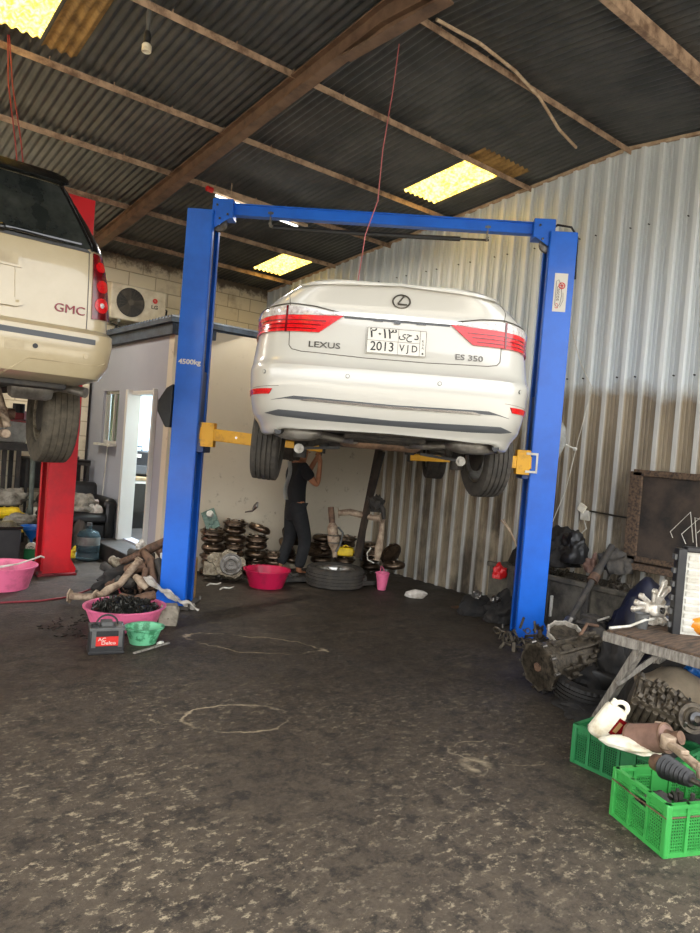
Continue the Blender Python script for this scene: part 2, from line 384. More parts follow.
def boolean(o, cutter, op='DIFFERENCE'):
    md = o.modifiers.new('cut', 'BOOLEAN'); md.object = cutter; md.operation = op; md.solver = 'EXACT'
def apply_mods(o):
    bpy.context.view_layer.update()
    me = bpy.data.meshes.new_from_object(o.evaluated_get(bpy.context.evaluated_depsgraph_get()))
    o.modifiers.clear(); o.data = me
def crumple(me, amp, sc_, seed=0):
    for v in me.vertices:
        n = noise.noise_vector(v.co*sc_ + Vector((seed, seed*1.7, 3.1))); v.co += n*amp
# ================================================================ STRUCTURE
XW, YB, YO, XO = 6.24, 10.4, 7.5, 3.3      # metal wall, back wall, office front, office side
RS = .085                                   # roof slope, ridge at y=3.8
def roofz(y): return 4.78 - RS*abs(y-3.8)
struct(MB().box((-.5, 4.2, -.05), (13.6, 12.6, .1)).build('floor', 'floor', smooth=0), 'dark oil-soaked concrete workshop floor with pale scrapes', 'floor')
struct(MB().box((0, -9, -.07), (60, 14, .1)).box((-19, 6, -.07), (23.4, 16, .1)).build('ground', 'yard', smooth=0), 'sandy yard outside the open front', 'ground')

# corrugated steel wall on the right: raised rib every 187 mm, two small flutes in each pan
b = MB(); P = .187; y = .3; prof = []
while y < YB+.1:
    prof += [(0, y), (0, y+.04), (.009, y+.046), (.009, y+.056), (0, y+.062), (0, y+.082), (.009, y+.088), (.009, y+.098), (0, y+.104), (0, y+.128), (-.034, y+.138), (-.034, y+.176)]
    y += P
rows = [0, .6, 1.2, 1.8, 2.4]
for zs, off in ((rows, .0), ([2.37, 3.0, 3.6, 4.2, None], -.008)):
    cols = [[b.bm.verts.new((XW+dx+off, yy, (roofz(yy)-.03) if z is None else z)) for z in zs] for dx, yy in prof]
    for A, B in zip(cols, cols[1:]):
        for k in range(len(A)-1): b.bm.faces.new((A[k], B[k], B[k+1], A[k+1]))
struct(b.build('wall_right', 'cladding', smooth=0, merge=False), 'tall pale grey ribbed steel cladding wall, sooty near the floor', 'wall')
# pale lip along the top edge of the cladding and screws at the sheet joint
b = MB(); b.bar((XW-.03, .3, roofz(.3)-.035), (XW-.03, 3.8, roofz(3.8)-.035), .03, .03).bar((XW-.03, 3.8, roofz(3.8)-.035), (XW-.03, YB, roofz(YB)-.035), .03, .03)
struct(b.build('trim_1', 'conduit_pale'), 'pale edge strip where the steel wall meets the roof', 'trim')

b = MB()
for k in range(40):
    if k % 3: b.cyl((XW-.045, .52+k*P*1.0, 2.5), (XW-.025, .52+k*P, 2.5), .008, seg=6).cyl((XW-.045, .52+k*P, 3.95), (XW-.025, .52+k*P, 3.95), .007, seg=6)
struct(b.build('trim_5', 'ink_black'), 'rows of small dark screw heads in the steel wall', 'screws')
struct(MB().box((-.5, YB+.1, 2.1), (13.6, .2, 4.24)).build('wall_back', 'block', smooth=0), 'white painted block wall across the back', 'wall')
struct(MB().box((3.17, YB-.1, 1.4), (.16, .2, 2.8)).build('trim_2', 'block', smooth=0, bevel=.01), 'flaking white painted pillar beside the grey office wall', 'pillar')

# office box: grey side wall with window and doorway, beige front
def wall_x(name, X, y0, y1, z1, th, holes, mat):
    b = MB(); ys = sorted({y0, y1, *[h[0] for h in holes], *[h[1] for h in holes]})
    for a, c in zip(ys, ys[1:]):
        segs = [(0, z1)]
        for h in holes:
            if h[0] <= a+1e-6 and h[1] >= c-1e-6: segs = [(0, h[2]), (h[3], z1)]
        for p, q in segs:
            if q-p > .001: b.box((X+th/2, (a+c)/2, (p+q)/2), (th, c-a, q-p))
    return b.build(name, mat, smooth=0)
struct(wall_x('wall_office_side', XO, YO+.14, YB, 2.84, .14, [(9.13, 9.73, 1.4, 2.12), (7.86, 8.72, .22, 2.1)], 'office_grey'), 'grey painted side wall of the small office', 'wall')
struct(MB().prism([(XO, YO), (XW, YO-.33), (XW, YO-.19), (XO, YO+.14)], 0, 2.84).build('wall_office_front', 'office_beige', smooth=0), 'grubby beige front wall of the small office behind the scrap', 'wall')
b = MB(); b.box(((XO+XW)/2-.05, (YO+YB)/2-.05, 2.89), (XW-XO+.1, YB-YO+.1, .05))
n = int((YB-YO)/.09)
for i in range(n): b.cyl((XO-.08, YO-.05+i*.09, 2.925), (XW, YO-.05+i*.09, 2.925), .025, seg=8)
struct(b.build('ceiling_office', 'roof_edge'), 'dark blue-grey corrugated lid over the office', 'roof')
b = MB(); b.box(((XO+XW)/2, YO-.03, 2.8), (XW-XO+.06, .05, .13)).box((XO-.03, (YO+YB)/2-.05, 2.8), (.05, YB-YO, .13))
struct(b.build('trim_3', 'roof_edge', bevel=.005), 'dark blue-grey fascia board round the top of the office', 'trim')
# doorway: raised threshold, lining, inner room
struct(MB().box((XO-.14, 8.2, .1), (.42, 1.2, .2)).build('trim_4', 'shelf_dark', bevel=.01), 'dark step in front of the office door', 'step')
w1 = MB().box((XO+.02, 8.68, 1.16), (.18, .07, 1.92)).box((XO+.02, 7.885, 1.16), (.14, .04, 1.92)).box((XO+.05, 8.29, 2.08), (.12, .86, .05)).build('door_1', 'alu_frame', bevel=.004); struct(w1, 'pale metal door frame of the grey office', 'door')
d = MB(T((XO+.14, 7.9, 0)) @ R(radians(4), 'Z')).box((.42, 0, 1.15), (.8, .045, 1.86)).build('door_panel', 'alu_frame', w1, bevel=.006)
MB(T((XO+.14, 7.9, 0)) @ R(radians(4), 'Z')).cyl((.72, .02, 1.15), (.72, .07, 1.15), .014).cyl((.72, .07, 1.15), (.62, .07, 1.15), .011).build('door_handle', 'chrome', d)
w2 = MB().box((XO+.06, 9.15, 1.76), (.05, .035, .7)).box((XO+.06, 9.71, 1.76), (.05, .035, .7)).box((XO+.06, 9.43, 2.1), (.05, .56, .035)).box((XO+.06, 9.43, 1.42), (.05, .56, .035)).box((XO+.06, 9.4, 1.76), (.04, .03, .68)).build('window_1', 'alu_frame'); struct(w2, 'small sliding window in the grey office wall', 'window')
MB().box((XO+.07, 9.43, 1.76), (.006, .52, .64)).build('window_pane', 'window_glass', w2)
MB().box((XO-.02, 9.43, 1.385), (.14, .66, .03)).build('window_sill', 'grey_white', w2)
MB().grid(40, 1, lambda a, c: (XO+.11+.012*sin(a*60), 9.16+a*.54, 1.43+c*.66)).build('curtain', 'curtain', w2)
# inside of the office
b = MB().box((5.0, YB-.02, 1.42), (3.2, .02, 2.7)).box((5.2, 8.9, 1.42), (.05, 2.7, 2.7)); struct(b.build('wall_office_inner', 'office_inner', smooth=0), 'pale blue wall inside the office', 'wall')
struct(MB().box((4.8, 9.0, .17), (2.9, 2.7, .06)).build('floor_office', 'shelf_dark', smooth=0), 'raised dark floor inside the office', 'floor')
lp = bpy.data.lights.new('office_lamp', 'AREA'); lp.energy = 110; lp.size = .9; lp.color = (.85, .94, 1)
lo = bpy.data.objects.new('office_lamp', lp); COL.objects.link(lo); lo.location = (4.3, 9.0, 2.75)
dk = thing('office_desk', 'black office desk with pale top seen through the office doorway', 'desk', (4.15, 9.95, .2), radians(90))
MB().box((0, 0, .72), (.75, 1.3, .05)).build('desk_top', 'desk_top', dk, bevel=.006)
MB().box((-.3, 0, .35), (.04, 1.25, .7)).box((.3, .6, .35), (.04, .04, .7)).box((.3, -.6, .35), (.04, .04, .7)).build('desk_panel', 'gloss_black', dk)
MB().box((-.355, 0, .68), (.02, 1.3, .05)).build('edge_strip', 'label_white', dk)
pr = thing('printer', 'dark boxy printer standing on the office desk', 'printer', (4.0, 9.95, .945), radians(60))
MB().box((0, 0, .19), (.4, .5, .36)).build('body', 'black_plastic', pr, bevel=.02)
MB().box((-.205, .05, .3), (.012, .14, .05)).build('label_plate', 'label_white', pr)
MB().box((-.21, 0, .1), (.03, .4, .12)).build('paper_tray', 'trim_grey', pr, bevel=.005)
bk = MB().tube([(0, -.1, 0), (0, -.1, .06), (0, .1, .06), (0, .1, 0)], .01).build('handle', 'cable_black', pr); bk.location = (-.05, .1, .37)

# roof: corrugated sheet on both sides of the ridge with skylight openings left out
SKY = [(5.26, 5.8, 5.05, 6.0), (5.4, 5.92, 8.62, 9.57), (.15, 1.33, 4.98, 5.95), (-3.6, -2.6, 5.0, 6.0), (-2.2, -1.4, .8, 1.8)]  # last two openings lie out of view, added to let in more light
def sheet(x0, x1, y0, y1, name, mat, ribh=.013):
    b = MB(); stp = .0127; n = int(round((x1-x0)/stp)); ys = [y0, y1]
    cols = []
    for i in range(n+1):
        x = x0+(x1-x0)*i/n; dz = ribh*sin(2*pi*x/.076)
        cols.append([b.bm.verts.new((x, yy, roofz(yy)+dz)) for yy in ys])
    for A, B in zip(cols, cols[1:]): b.bm.faces.new((A[0], B[0], B[1], A[1]))
    return b
bigb = MB()
ycuts = sorted({.3, 3.8, YB+.15, *[s_[2] for s_ in SKY], *[s_[3] for s_ in SKY]})
for a, c in zip(ycuts, ycuts[1:]):
    hs_ = sorted([s_ for s_ in SKY if s_[2] <= a+1e-6 and s_[3] >= c-1e-6]); x = -7.2
    for h in hs_ + [(XW+.06, 0, 0, 0)]:
        bb = sheet(x, h[0], a, c, '', ''); me = bpy.data.meshes.new('tmp'); bb.bm.to_mesh(me); bigb.bm.from_mesh(me); bb.bm.free(); bpy.data.meshes.remove(me); x = h[1]
ceil = struct(bigb.build('ceiling', 'roof', smooth=60, merge=False), 'dark corrugated metal roof sheets', 'ceiling')
md = ceil.modifiers.new('thick', 'SOLIDIFY'); md.thickness = .004
skl = ['long yellow glowing skylight panel above the right end of the blue lift', 'small yellow glowing skylight panel above the office, left of the steel wall', 'yellow glowing skylight panel at the top left corner above the beige car', 'unseen yellow skylight panel added for light over the far left bay', 'unseen yellow skylight panel added for light near the open front on the left']
for s_, L in zip(SKY, skl):
    tag(sheet(s_[0]-.02, s_[1]+.02, s_[2]-.03, s_[3]+.03, '', '').build('skylight_panel', 'skylight', smooth=60), L, 'skylight')['kind'] = 'structure'
# brown ageing sheets beside the skylights
b = MB()
for x0, x1, y0, y1 in ((1.35, 1.62, 4.9, 6.0), (5.2, 5.95, 4.75, 4.98)): b.grid(int((x1-x0)/.0127), 1, lambda a, c: (x0+a*(x1-x0), y0+c*(y1-y0), roofz(y0+c*(y1-y0))-.008+.013*sin(2*pi*(x0+a*(x1-x0))/.076)))
struct(b.build('ceiling_patch', 'ochre_wood', smooth=60), 'tea-brown stained roof strips beside the skylights', 'roof patch')
# purlins (small channel sections)
PY = [3.8, 4.95, 6.13, 7.3, 8.5, 9.65, 2.6, 1.4, .4]
nm = ['at the ridge', 'first behind the ridge', 'second behind the ridge', 'third behind the ridge', 'fourth behind the ridge', 'closest to the back wall', 'first in front of the ridge', 'second in front of the ridge', 'at the open front edge']
for y, L in zip(PY, nm):
    z = roofz(y)-.045; b = MB()
    b.box((-.45, y, z), (13.4, .05, .008)).box((-.45, y-.02, z-.02), (13.4, .006, .055)).box((-.45, y+.02, z+.01), (13.4, .005, .03))
    if y == 2.6: b.box((-.45, y, z-.05), (13.4, .05, .09))
    for k in range(24): b.cyl((-6.5+k*.53, y, z-.03), (-6.5+k*.53, y, z+.06), .005, seg=6)
    struct(b.build('ceiling_purlin', 'purlin_rust', smooth=0), 'rusty pale roof purlin ' + L, 'purlin')
def ibeam(x, ys, hgt=.14, wd=.1):
    b = MB(); up = .085
    for y0, y1 in zip(ys, ys[1:]):
        z0, z1 = roofz(y0)-up, roofz(y1)-up
        for dz, ww, hh in ((0, wd, .012), (-hgt, wd, .014), (-hgt/2, .012, hgt)):
            v = [b.bm.verts.new((x+sx*ww/2, yy, zz+dz+sz*hh/2)) for yy, zz in ((y0, z0), (y1, z1)) for sx in (-1, 1) for sz in (-1, 1)]
            for f in ((0, 1, 3, 2), (4, 6, 7, 5), (0, 4, 5, 1), (2, 3, 7, 6), (0, 2, 6, 4), (1, 5, 7, 3)): b.bm.faces.new([v[i] for i in f])
    return b
for x, L in ((3.05, 'long brown steel roof beam crossing above the blue lift'), (-2.6, 'brown steel roof beam above the left bay')):
    b = ibeam(x, [3.0, 3.8, YB])
    z = roofz(3.8)-.085-.14
    b.prism([(3.2, z+.04), (4.25, z-.03), (4.25, z-.06), (3.2, z-.1)], -.006, .006, T((x, 0, 0)) @ Matrix(((0, 0, 1, 0), (1, 0, 0, 0), (0, 1, 0, 0), (0, 0, 0, 1))))
    v = [b.bm.verts.new((x+sx*.05, y, zz+sz*.006)) for y, zz in ((3.2, z-.1), (4.25, z-.06)) for sx in (-1, 1) for sz in (-1, 1)]
    for f in ((0, 1, 3, 2), (4, 6, 7, 5), (0, 4, 5, 1), (2, 3, 7, 6), (0, 2, 6, 4), (1, 5, 7, 3)): b.bm.faces.new([v[q] for q in f])
    struct(b.build('ceiling_beam', 'beam_brown', smooth=0, merge=False), L, 'beam')

# ================================================================ things on wall and roof
o = MB().tube([(3.39, 3.66, 4.68), (3.84, 3.65, 4.7), (4.31, 3.69, 4.7), (4.71, 3.745, 4.66), (5.1, 3.81, 4.55), (5.5, 3.9, 4.55)], .013).build('conduit', 'conduit_pale'); tag(o, 'loose pale conduit rod drooping below the ridge purlin', 'conduit')
o = MB().tube([(3.34, 3.99, 4.62), (3.325, 4.0, 4.28), (3.29, 4.02, 3.83), (3.29, 4.03, 3.46), (3.23, 4.07, 3.2), (3.207, 4.09, 2.82)], .004, seg=6).build('hanging_wire', 'cable_pink'); tag(o, 'thin pinkish wire hanging from the brown beam in front of the crossbar', 'wire')
for dx, L in ((0, 'left one of two thin red wires hanging at the far left'), (.03, 'right one of two thin red wires hanging at the far left')):
    o = MB().tube([(1.117+dx*.3, 6.04, 4.6), (1.14+dx, 6.02, 4.2), (1.2+dx*1.4, 5.97, 3.8), (1.24+dx*1.5, 5.95, 3.5)], .005, seg=6).build('hanging_wire', 'cable_red'); tag(o, L, 'wire')
t = thing('drop_pipe', 'grey pipe hanging from the roof with a cream open socket at its end', 'pipe', (1.81, 4.96, 4.33))
MB().cyl((0, 0, .07), (0, 0, .36), .016).build('pipe', 'grey_plastic', t)
MB().lathe([(.018, .12), (.024, .1), (.026, .07), (.022, .05), (.027, .04), (.027, .02)]).build('gland', 'black_plastic', t)
MB().lathe([(.014, -.02), (.03, -.025), (.034, -.02), (.034, .02), (.024, .035), (.0, .035)]).build('socket', 'white_plastic', t)
s = NT('lit_tube'); s.col(srgb(240, 240, 230)); s.b.inputs['Emission Color'].default_value = (1, .97, .88, 1); s.b.inputs['Emission Strength'].default_value = 1.6; M['lit_tube'] = s.m
for k, (lc, an, en, L) in enumerate([((3.34, 7.0, 4.28), .138, 34, 'fluorescent tube on a rod below the roof behind the blue crossbar'), ((.6, 8.7, 4.22), 0, 42, 'added unseen fluorescent tube above the beige car, brightening the dark background'), ((-3.2, 6.4, 4.3), 0, 42, 'added unseen fluorescent tube over the far left bay, brightening the workshop')]):  # second and third tubes are unseen fill lamps, added to lift the dark background
    t = thing('tube_lamp', L, 'lamp', lc, an)
    MB().bar((0, 0, 0), (1.45, 0, .02), .05, .03).build('lamp_body', 'conduit_pale', t)
    MB().cyl((.1, 0, -.04), (1.3, 0, -.03), .013).build('tube', 'lit_tube', t)
    MB().cyl((-.02, 0, 0), (.05, 0, 0), .03).build('end_cap', 'red_paint', t)
    MB().cyl((.3, 0, 0), (.3, 0, .16), .006).cyl((1.1, 0, 0), (1.1, 0, .16), .006).build('hanger', 'conduit_pale', t)
    ld = bpy.data.lights.new('tube_light', 'AREA'); ld.shape = 'RECTANGLE'; ld.size = 1.2; ld.size_y = .06; ld.energy = en; ld.color = (1, .95, .84)
    l_ = bpy.data.objects.new('tube_light', ld); COL.objects.link(l_); l_.parent = t; l_.location = (.7, 0, -.07)

# air conditioner
t = thing('air_conditioner', 'cream outdoor air conditioner unit high on the block wall', 'air conditioner', (3.83, 10.2, 3.2))
MB().box((0, 0, .26), (.84, .3, .52)).build('casing', 'ac_white', t, bevel=.02)
fm_ = R(radians(90), 'X')
MB(T((-.13, -.155, .27)) @ fm_).lathe([(.0, 0), (.205, 0), (.21, .004)], 40).build('fan_well', 'black_plastic', t)
b = MB(T((-.13, -.165, .27)) @ fm_)
for k in range(9): b.tor((0, 0, 0), .03+k*.021, .0022, seg=32, ms=5)
for k in range(20): a = k*pi/10; b.cyl((.03*cos(a), .03*sin(a), 0), (.2*cos(a), .2*sin(a), 0), .0025, seg=5)
b.lathe([(.0, .004), (.045, .004), (.045, 0)], 20); b.build('fan_grille', 'fan_grey', t)
b = MB(T((-.13, -.158, .27)) @ fm_)
for k in range(3): b.prism([(.02, -.02), (.19, -.09), (.19, .07), (.03, .03)], 0, .002, R(k*2*pi/3, 'Z') )
b.build('fan_blade', 'fan_grey', t)
MB(T((.24, -.152, .36)) @ fm_).lathe([(0, .003), (.038, .003), (.038, 0)], 24).build('round_badge', 'label_red', t)
text_on('badge_face', 'L', .04, 'label_white', t, T((.236, -.163, .362)) @ fm_)
text_on('maker_letters', 'LG', .075, 'ink_grey', t, T((.235, -.158, .265)) @ fm_, sx=1.15, offset=.002)
for x in (-.28, .3): MB().box((x, .02, -.02), (.04, .34, .04)).bar((x, .17, -.25), (x, -.14, -.03), .025).build('bracket', 'galvanised', t)
MB().tube([(.42, -.02, .3), (.47, -.06, .27), (.44, -.1, .1), (.32, -.12, -.08), (.25, -.1, -.25)], .014).build('refrigerant_pipe', 'cable_black', t)
o = MB().tube([(3.42, 10.0, 3.12), (3.7, 10.05, 3.06), (4.0, 10.0, 3.09), (4.12, 10.05, 3.0)], .011).build('loose_pipe', 'cable_black'); tag(o, 'black pipe lying along the office lid under the air conditioner', 'pipe')

# little things on the cladding
t = thing('wall_socket', 'white double socket box on the steel wall right of the blue lift', 'socket', (6.19, 3.9, 1.12))
MB().box((0, 0, 0), (.03, .1, .1), rot=RE(0, 0, 0)).build('plate', 'grey_white', t, bevel=.005)
MB().box((-.02, .03, .07), (.03, .08, .08), rot=RE(.5, 0, 0)).build('plug', 'white_plastic', t, bevel=.005)
MB().tube([(-.01, 0, -.05), (-.01, -.03, -.13), (-.01, .03, -.2), (-.01, .14, -.25), (0, .2, -.25)], .006).build('cord', 'grey_white', t)
o = MB().tube([(6.19, 4.33, 3.35), (6.18, 4.22, 2.95), (6.18, 4.1, 2.65), (6.19, 3.95, 2.4), (6.19, 4.05, 1.9), (6.19, 4.15, 1.35), (6.2, 4.3, .95)], .0045, seg=6).build('wall_wire', 'grey_white'); tag(o, 'thin pale wire running down the steel wall right of the blue column', 'wire')
o = MB().tube([(6.18, 3.85, 1.17), (6.17, 3.6, 1.16), (6.17, 3.3, 1.15)], .009, seg=6).build('cable', 'cable_black'); tag(o, 'black cable stretched from the wall socket to the dark board', 'cable')
t = thing('wall_board', 'large grimy dark board with a thick frame leaning on the steel wall at the right edge', 'board', (6.08, 2.45, .78))
MB().box((0, 0, .42), (.03, 1.75, .84)).build('panel', 'dark_board', t)
MB().box((-.01, 0, .81), (.06, 1.8, .06)).box((-.01, .87, .41), (.06, .12, .82)).box((-.01, -.87, .41), (.06, .12, .82)).box((-.01, 0, .02), (.06, 1.8, .05)).build('frame', 'old_wood', t, bevel=.006)
b = MB()
for k in range(9): b.tube([(-.03-.02*random.random(), .55-k*.1+random.uniform(-.1, .1), .1+random.random()*.25), (-.05, .5-k*.1, .3+random.random()*.2), (-.03, .35-k*.1, .5+random.uniform(-.1, .1)), (-.04, .3-k*.1, .25)], .004, seg=5)
b.build('tangled_wire', 'grey_white', t)
t = MB().box((6.1, 2.45, .73), (.2, 1.9, .06)).build('wall_ledge', 'old_wood', bevel=.005); tag(t, 'wooden ledge under the dark board', 'ledge')
# ================================================================ LIFTS
LC = Vector((4.097, 4.926, 0)); LA = atan2(-.664, .748)
def make_lift(name, label, loc, rz, cols, wd, dep, H, mb, md_, bar):
    t = thing(name, label, 'car lift', loc, rz)
    for sx, cx in cols:     # sx=+1: opens toward +x (left column)
        b = MB(); xo = cx-sx*wd/2; xi = cx+sx*wd/2
        b.box((xo+sx*.006, 0, H/2+.01), (.012, dep, H)).box((cx, -dep/2, H/2+.01), (wd, .012, H)).box((cx, dep/2, H/2+.01), (wd, .012, H))
        b.box((xi, -dep/2+.03, H/2+.01), (.012, .06, H)).box((xi, dep/2-.03, H/2+.01), (.012, .06, H)).box((cx, 0, H), (wd*.98, dep*.98, .012))
        c = b.build('column', mb, t, bevel=.004)
        MB().box((cx, 0, .012), (wd+.12, dep+.12, .024)).build('base_plate', 'underbody' if bar else md_, c, bevel=.003)
        for sy in (-1, 1):
            m = T((xo, sy*dep/2*.9, .02)) @ R(radians(90), 'X'); MB().prism([(0, 0), (-sx*.09, 0), (0, .16)][::1 if sx < 0 else -1], -.006, .006, m).build('gusset', mb, c)
        for ax in (-1, 1):
            for ay in (-1, 1): MB().cyl((cx+ax*(wd/2+.06), ay*(dep/2+.04), .02), (cx+ax*(wd/2+.06), ay*(dep/2+.04), .055), .013, seg=6).build('anchor_bolt', 'steel', c)
        b = MB().box((cx+sx*.02, 0, 1.83), (wd-.05, dep-.05, .75)).box((xi+sx*.02, 0, 1.58), (.1, dep*.9, .26))
        b.build('carriage', md_, t, bevel=.006)
        b = MB().cyl((xi-sx*.03, .03, 2.2), (xi-sx*.03, .03, H-.05), .012).cyl((xi-sx*.03, -.06, .1), (xi-sx*.03, -.06, H-.05), .007)
        for k in range(40): b.box((xi-sx*.05, .0, .1+k*.035), (.012, .03, .022))
        b.build('chain_and_cable', 'steel', t)
    return t
lift = make_lift('two_post_lift', 'blue two-post car lift holding up the white sedan', LC, LA, ((1, -1.66), (-1, 1.625)), .238, .28, 3.66, 'lift_blue', 'lift_blue_dark', True)
b = MB().box((0, 0, 3.715), (3.0, .09, .1)).box((0, -.05, 3.76), (3.0, .03, .012)).box((0, .05, 3.76), (3.0, .03, .012))
xb = b.build('crossbar', 'lift_blue', lift, bevel=.004)
for sx in (-1, 1):
    b = MB().box((sx*1.46-.005, -.03, 3.7), (.19, .16, .17)); b.prism([(-.1, 0), (.08, 0), (.08, -.12), (-.02, -.05)] if sx > 0 else [(.1, 0), (.02, -.05), (-.08, -.12), (-.08, 0)], -.004, .004, T((sx*1.46, -.11, 3.63)) @ R(radians(90), 'X'))
    br = b.build('crossbar_bracket', 'lift_blue', lift, bevel=.003)
    for dx, dz in ((-.05, .02), (.05, -.06), (-.02, -.1)): MB().cyl((sx*1.46+dx, -.1, 3.7+dz), (sx*1.46+dx, -.13, 3.7+dz), .011, seg=6).build('bolt', 'chrome', br)
    MB(T((sx*1.5, -.06, 3.57)) @ R(radians(90), 'X')).lathe([(.02, -.02), (.075, -.02), (.06, 0), (.075, .02), (.02, .02)], 24, closed=True).build('pulley', 'steel', br)
b = MB().tube([(-1.0, -.02, 3.58), (-.4, -.02, 3.575), (.3, -.02, 3.58), (.72, -.02, 3.585)], .022).tube([(.6, -.02, 3.585), (.98, -.02, 3.59)], .01)
rd = b.build('height_stop_rod', 'black_plastic', lift)
for x in (-1.03, .96):
    b = MB().box((x, -.03, 3.65), (.015, .03, .14)).box((x, -.03, 3.7), (.05, .04, .02)).cyl((x, -.06, 3.6), (x, .02, 3.6), .014, seg=8); b.build('rod_hanger', 'steel', lift)
MB().tube([(1.52, .05, 3.72), (1.6, .05, 3.79), (1.72, .03, 3.77), (1.78, .02, 3.68), (1.79, .02, 3.3)], .011).build('hydraulic_hose', 'cable_black', lift)
# arms
def arm(p, q, tipdir):
    p, q = Vector(p), Vector(q); d = (q-p); m_ = p+d*.5
    b = MB().bar(p, p+d*.5, .14, .11); a = b.build('arm', 'lift_yellow', lift, bevel=.006)
    MB().bar(p+d*.35, q, .075, .06).build('arm_extension', 'lift_yellow', a, bevel=.005)
    MB().cyl(q+Vector((0, 0, .02)), q+Vector((0, 0, .075)), .05, .055).cyl(q+Vector((0, 0, -.04)), q+Vector((0, 0, .03)), .022).build('lift_pad', 'black_plastic', a)
    MB().cyl(p+Vector((0, 0, -.09)), p+Vector((0, 0, .1)), .035).build('arm_pin', 'steel', a)
    for f in (.3, .5, .62): x = p+d*f; MB().cyl(x+Vector((0, -.035, .0)), x+Vector((0, -.075, .0)), .012, seg=6).build('arm_bolt', 'chrome', a)
arm((-1.5, -.1, 1.63), (-.36, -.22, 1.575), 0); arm((1.5, -.1, 1.6), (.42, -.22, 1.565), 0)
arm((-1.5, .12, 1.62), (-.8, 1.25, 1.6), 0); arm((1.48, .12, 1.6), (.98, 1.25, 1.6), 0)
for sx, z in ((-1, 1.62), (1, 1.6)): MB().box((sx*1.43, -.14, z), (.12, .1, .22)).build('arm_bracket', 'lift_yellow' if sx > 0 else 'lift_yellow', lift, bevel=.004)
b = MB().box((1.5, -.2, 1.68), (.1, .012, .02)).box((1.5, -.2, 1.52), (.1, .012, .02)).box((1.545, -.2, 1.6), (.015, .012, .18)); b.build('arm_lock', 'grey_white', lift)
fr = R(radians(90), 'X')
text_on('capacity_lettering', '4500kg', .062, 'label_white', lift, T((-1.655, -.148, 2.27)) @ fr, sx=1.15, offset=.002)
st = MB().box((1.63, -.148, 3.13), (.115, .002, .34)).build('maker_sticker', 'label_white', lift)
b = MB(T((1.64, -.151, 3.19)) @ fr); b.tor((0, 0, 0), .026, .004, ms=5)
for k in range(3): b.box((.0, 0, 0), (.045, .006, .002), rot=R(k*pi/3, 'Z'))
b.build('sticker_emblem', 'label_red', lift)
b = MB(T((1.625, -.151, 3.13)) @ fr); b.tube([(-.015, .11, 0), (-.035, .1, 0), (-.035, -.11, 0), (-.01, -.13, 0), (.01, -.1, 0), (.02, -.02, 0), (.01, .06, 0), (-.015, .11, 0)], .0022, seg=5).tube([(.03, .0, 0), (.035, -.07, 0), (.01, -.13, 0)], .002, seg=5); b.build('sticker_outline', 'ink_grey', lift)
text_on('sticker_writing', 'cascos', .05, 'ink_grey', lift, T((1.615, -.151, 3.12)) @ fr @ R(radians(-90), 'Z'))
text_on('sticker_mark', 'C3', .04, 'label_red', lift, T((1.605, -.151, 3.01)) @ fr @ R(radians(-90), 'Z'))
# dark power unit on the outside of the left column, steel box on the right column
b = MB(T((-1.785, -.05, 1.86)) @ fr); b.prism([(0, .2), (-.06, .16), (-.13, .04), (-.13, -.06), (-.05, -.2), (0, -.2)], -.12, .12); b.build('switch_box', 'black_plastic', lift, bevel=.008)
b = MB(T((1.75, .0, 1.82)) @ fr); b.prism([(0, .18), (.05, .12), (.06, -.03), (0, -.17)], -.1, .1); hb = b.build('release_housing', 'galvanised', lift, bevel=.004)
MB().cyl((1.8, -.05, 1.8), (1.9, -.06, 1.76), .006).sph((1.905, -.06, 1.757), .018).build('release_lever', 'grey_white', lift)

rl = make_lift('two_post_lift', 'red two-post car lift holding up the beige car at the left', (.77, 7.77, 0), 0, ((1, -1.48), (-1, 1.44)), .28, .3, 4.0, 'lift_red', 'lift_red_dark', False)
for sx in (-1, 1):
    for sy in (-1, 1):
        p = Vector((sx*1.4, sy*.12, 1.62)); q = Vector((sx*.75, sy*1.1, 1.66))
        a = MB().bar(p, q, .1, .08).build('arm', 'lift_red_dark', rl, bevel=.005); MB().cyl(q+Vector((0, 0, .02)), q+Vector((0, 0, .1)), .05).build('lift_pad', 'black_plastic', a)
b = MB().box((0, 0, .03), (2.7, .3, .03)); b.build('floor_cover', 'lift_red_dark', rl)
MB().box((1.62, .1, 1.68), (.06, .1, .3)).build('switch_box', 'black_plastic', rl, bevel=.01)

# ================================================================ TYRES
def tyre_bm(R_=.335, W=.225, rr=.22, seg=108, M_=None, deep=.009, blk=.006):
    h = W/2; s0 = h*.78; prof = [(rr, -h*.72), (rr+.012, -h*.86), (rr+(R_-rr)*.5, -h), (R_-.028, -h*.95), (R_-.01, -h*.86)]
    tread = []; g = [-.5, -.17, .17, .5]; gw = .045
    xs = [-.82]
    for q in g: xs += [q-gw, q-gw*.6, q+gw*.6, q+gw]
    xs += [.82]
    for i, x in enumerate(xs):
        k = (i-1) % 4; ing = 1 <= i < len(xs)-1 and k in (1, 2)
        tread.append((R_-(deep if ing else 0)-.006*(x**2), x*h))
    full = prof+tread+[(r, -z) for r, z in prof[::-1]]+[(rr-.004, h*.6), (rr-.004, -h*.6)]
    n0 = len(prof)
    sh = set([n0-1, n0, n0+1, n0+len(tread)-2, n0+len(tread)-1, n0+len(tread)])
    mids = set(range(n0+4, n0+len(tread)-4))
    def rad(k, i, r):
        if k in sh and i % 3 == 0: return r-blk
        if k in mids and i % 6 == 1 and r > R_-.008: return r-blk*.6
        return r
    b = MB((M_ or Matrix.Identity(4))); b.lathe(full, seg, R(radians(90), 'Y'), closed=True, rad=rad); return b
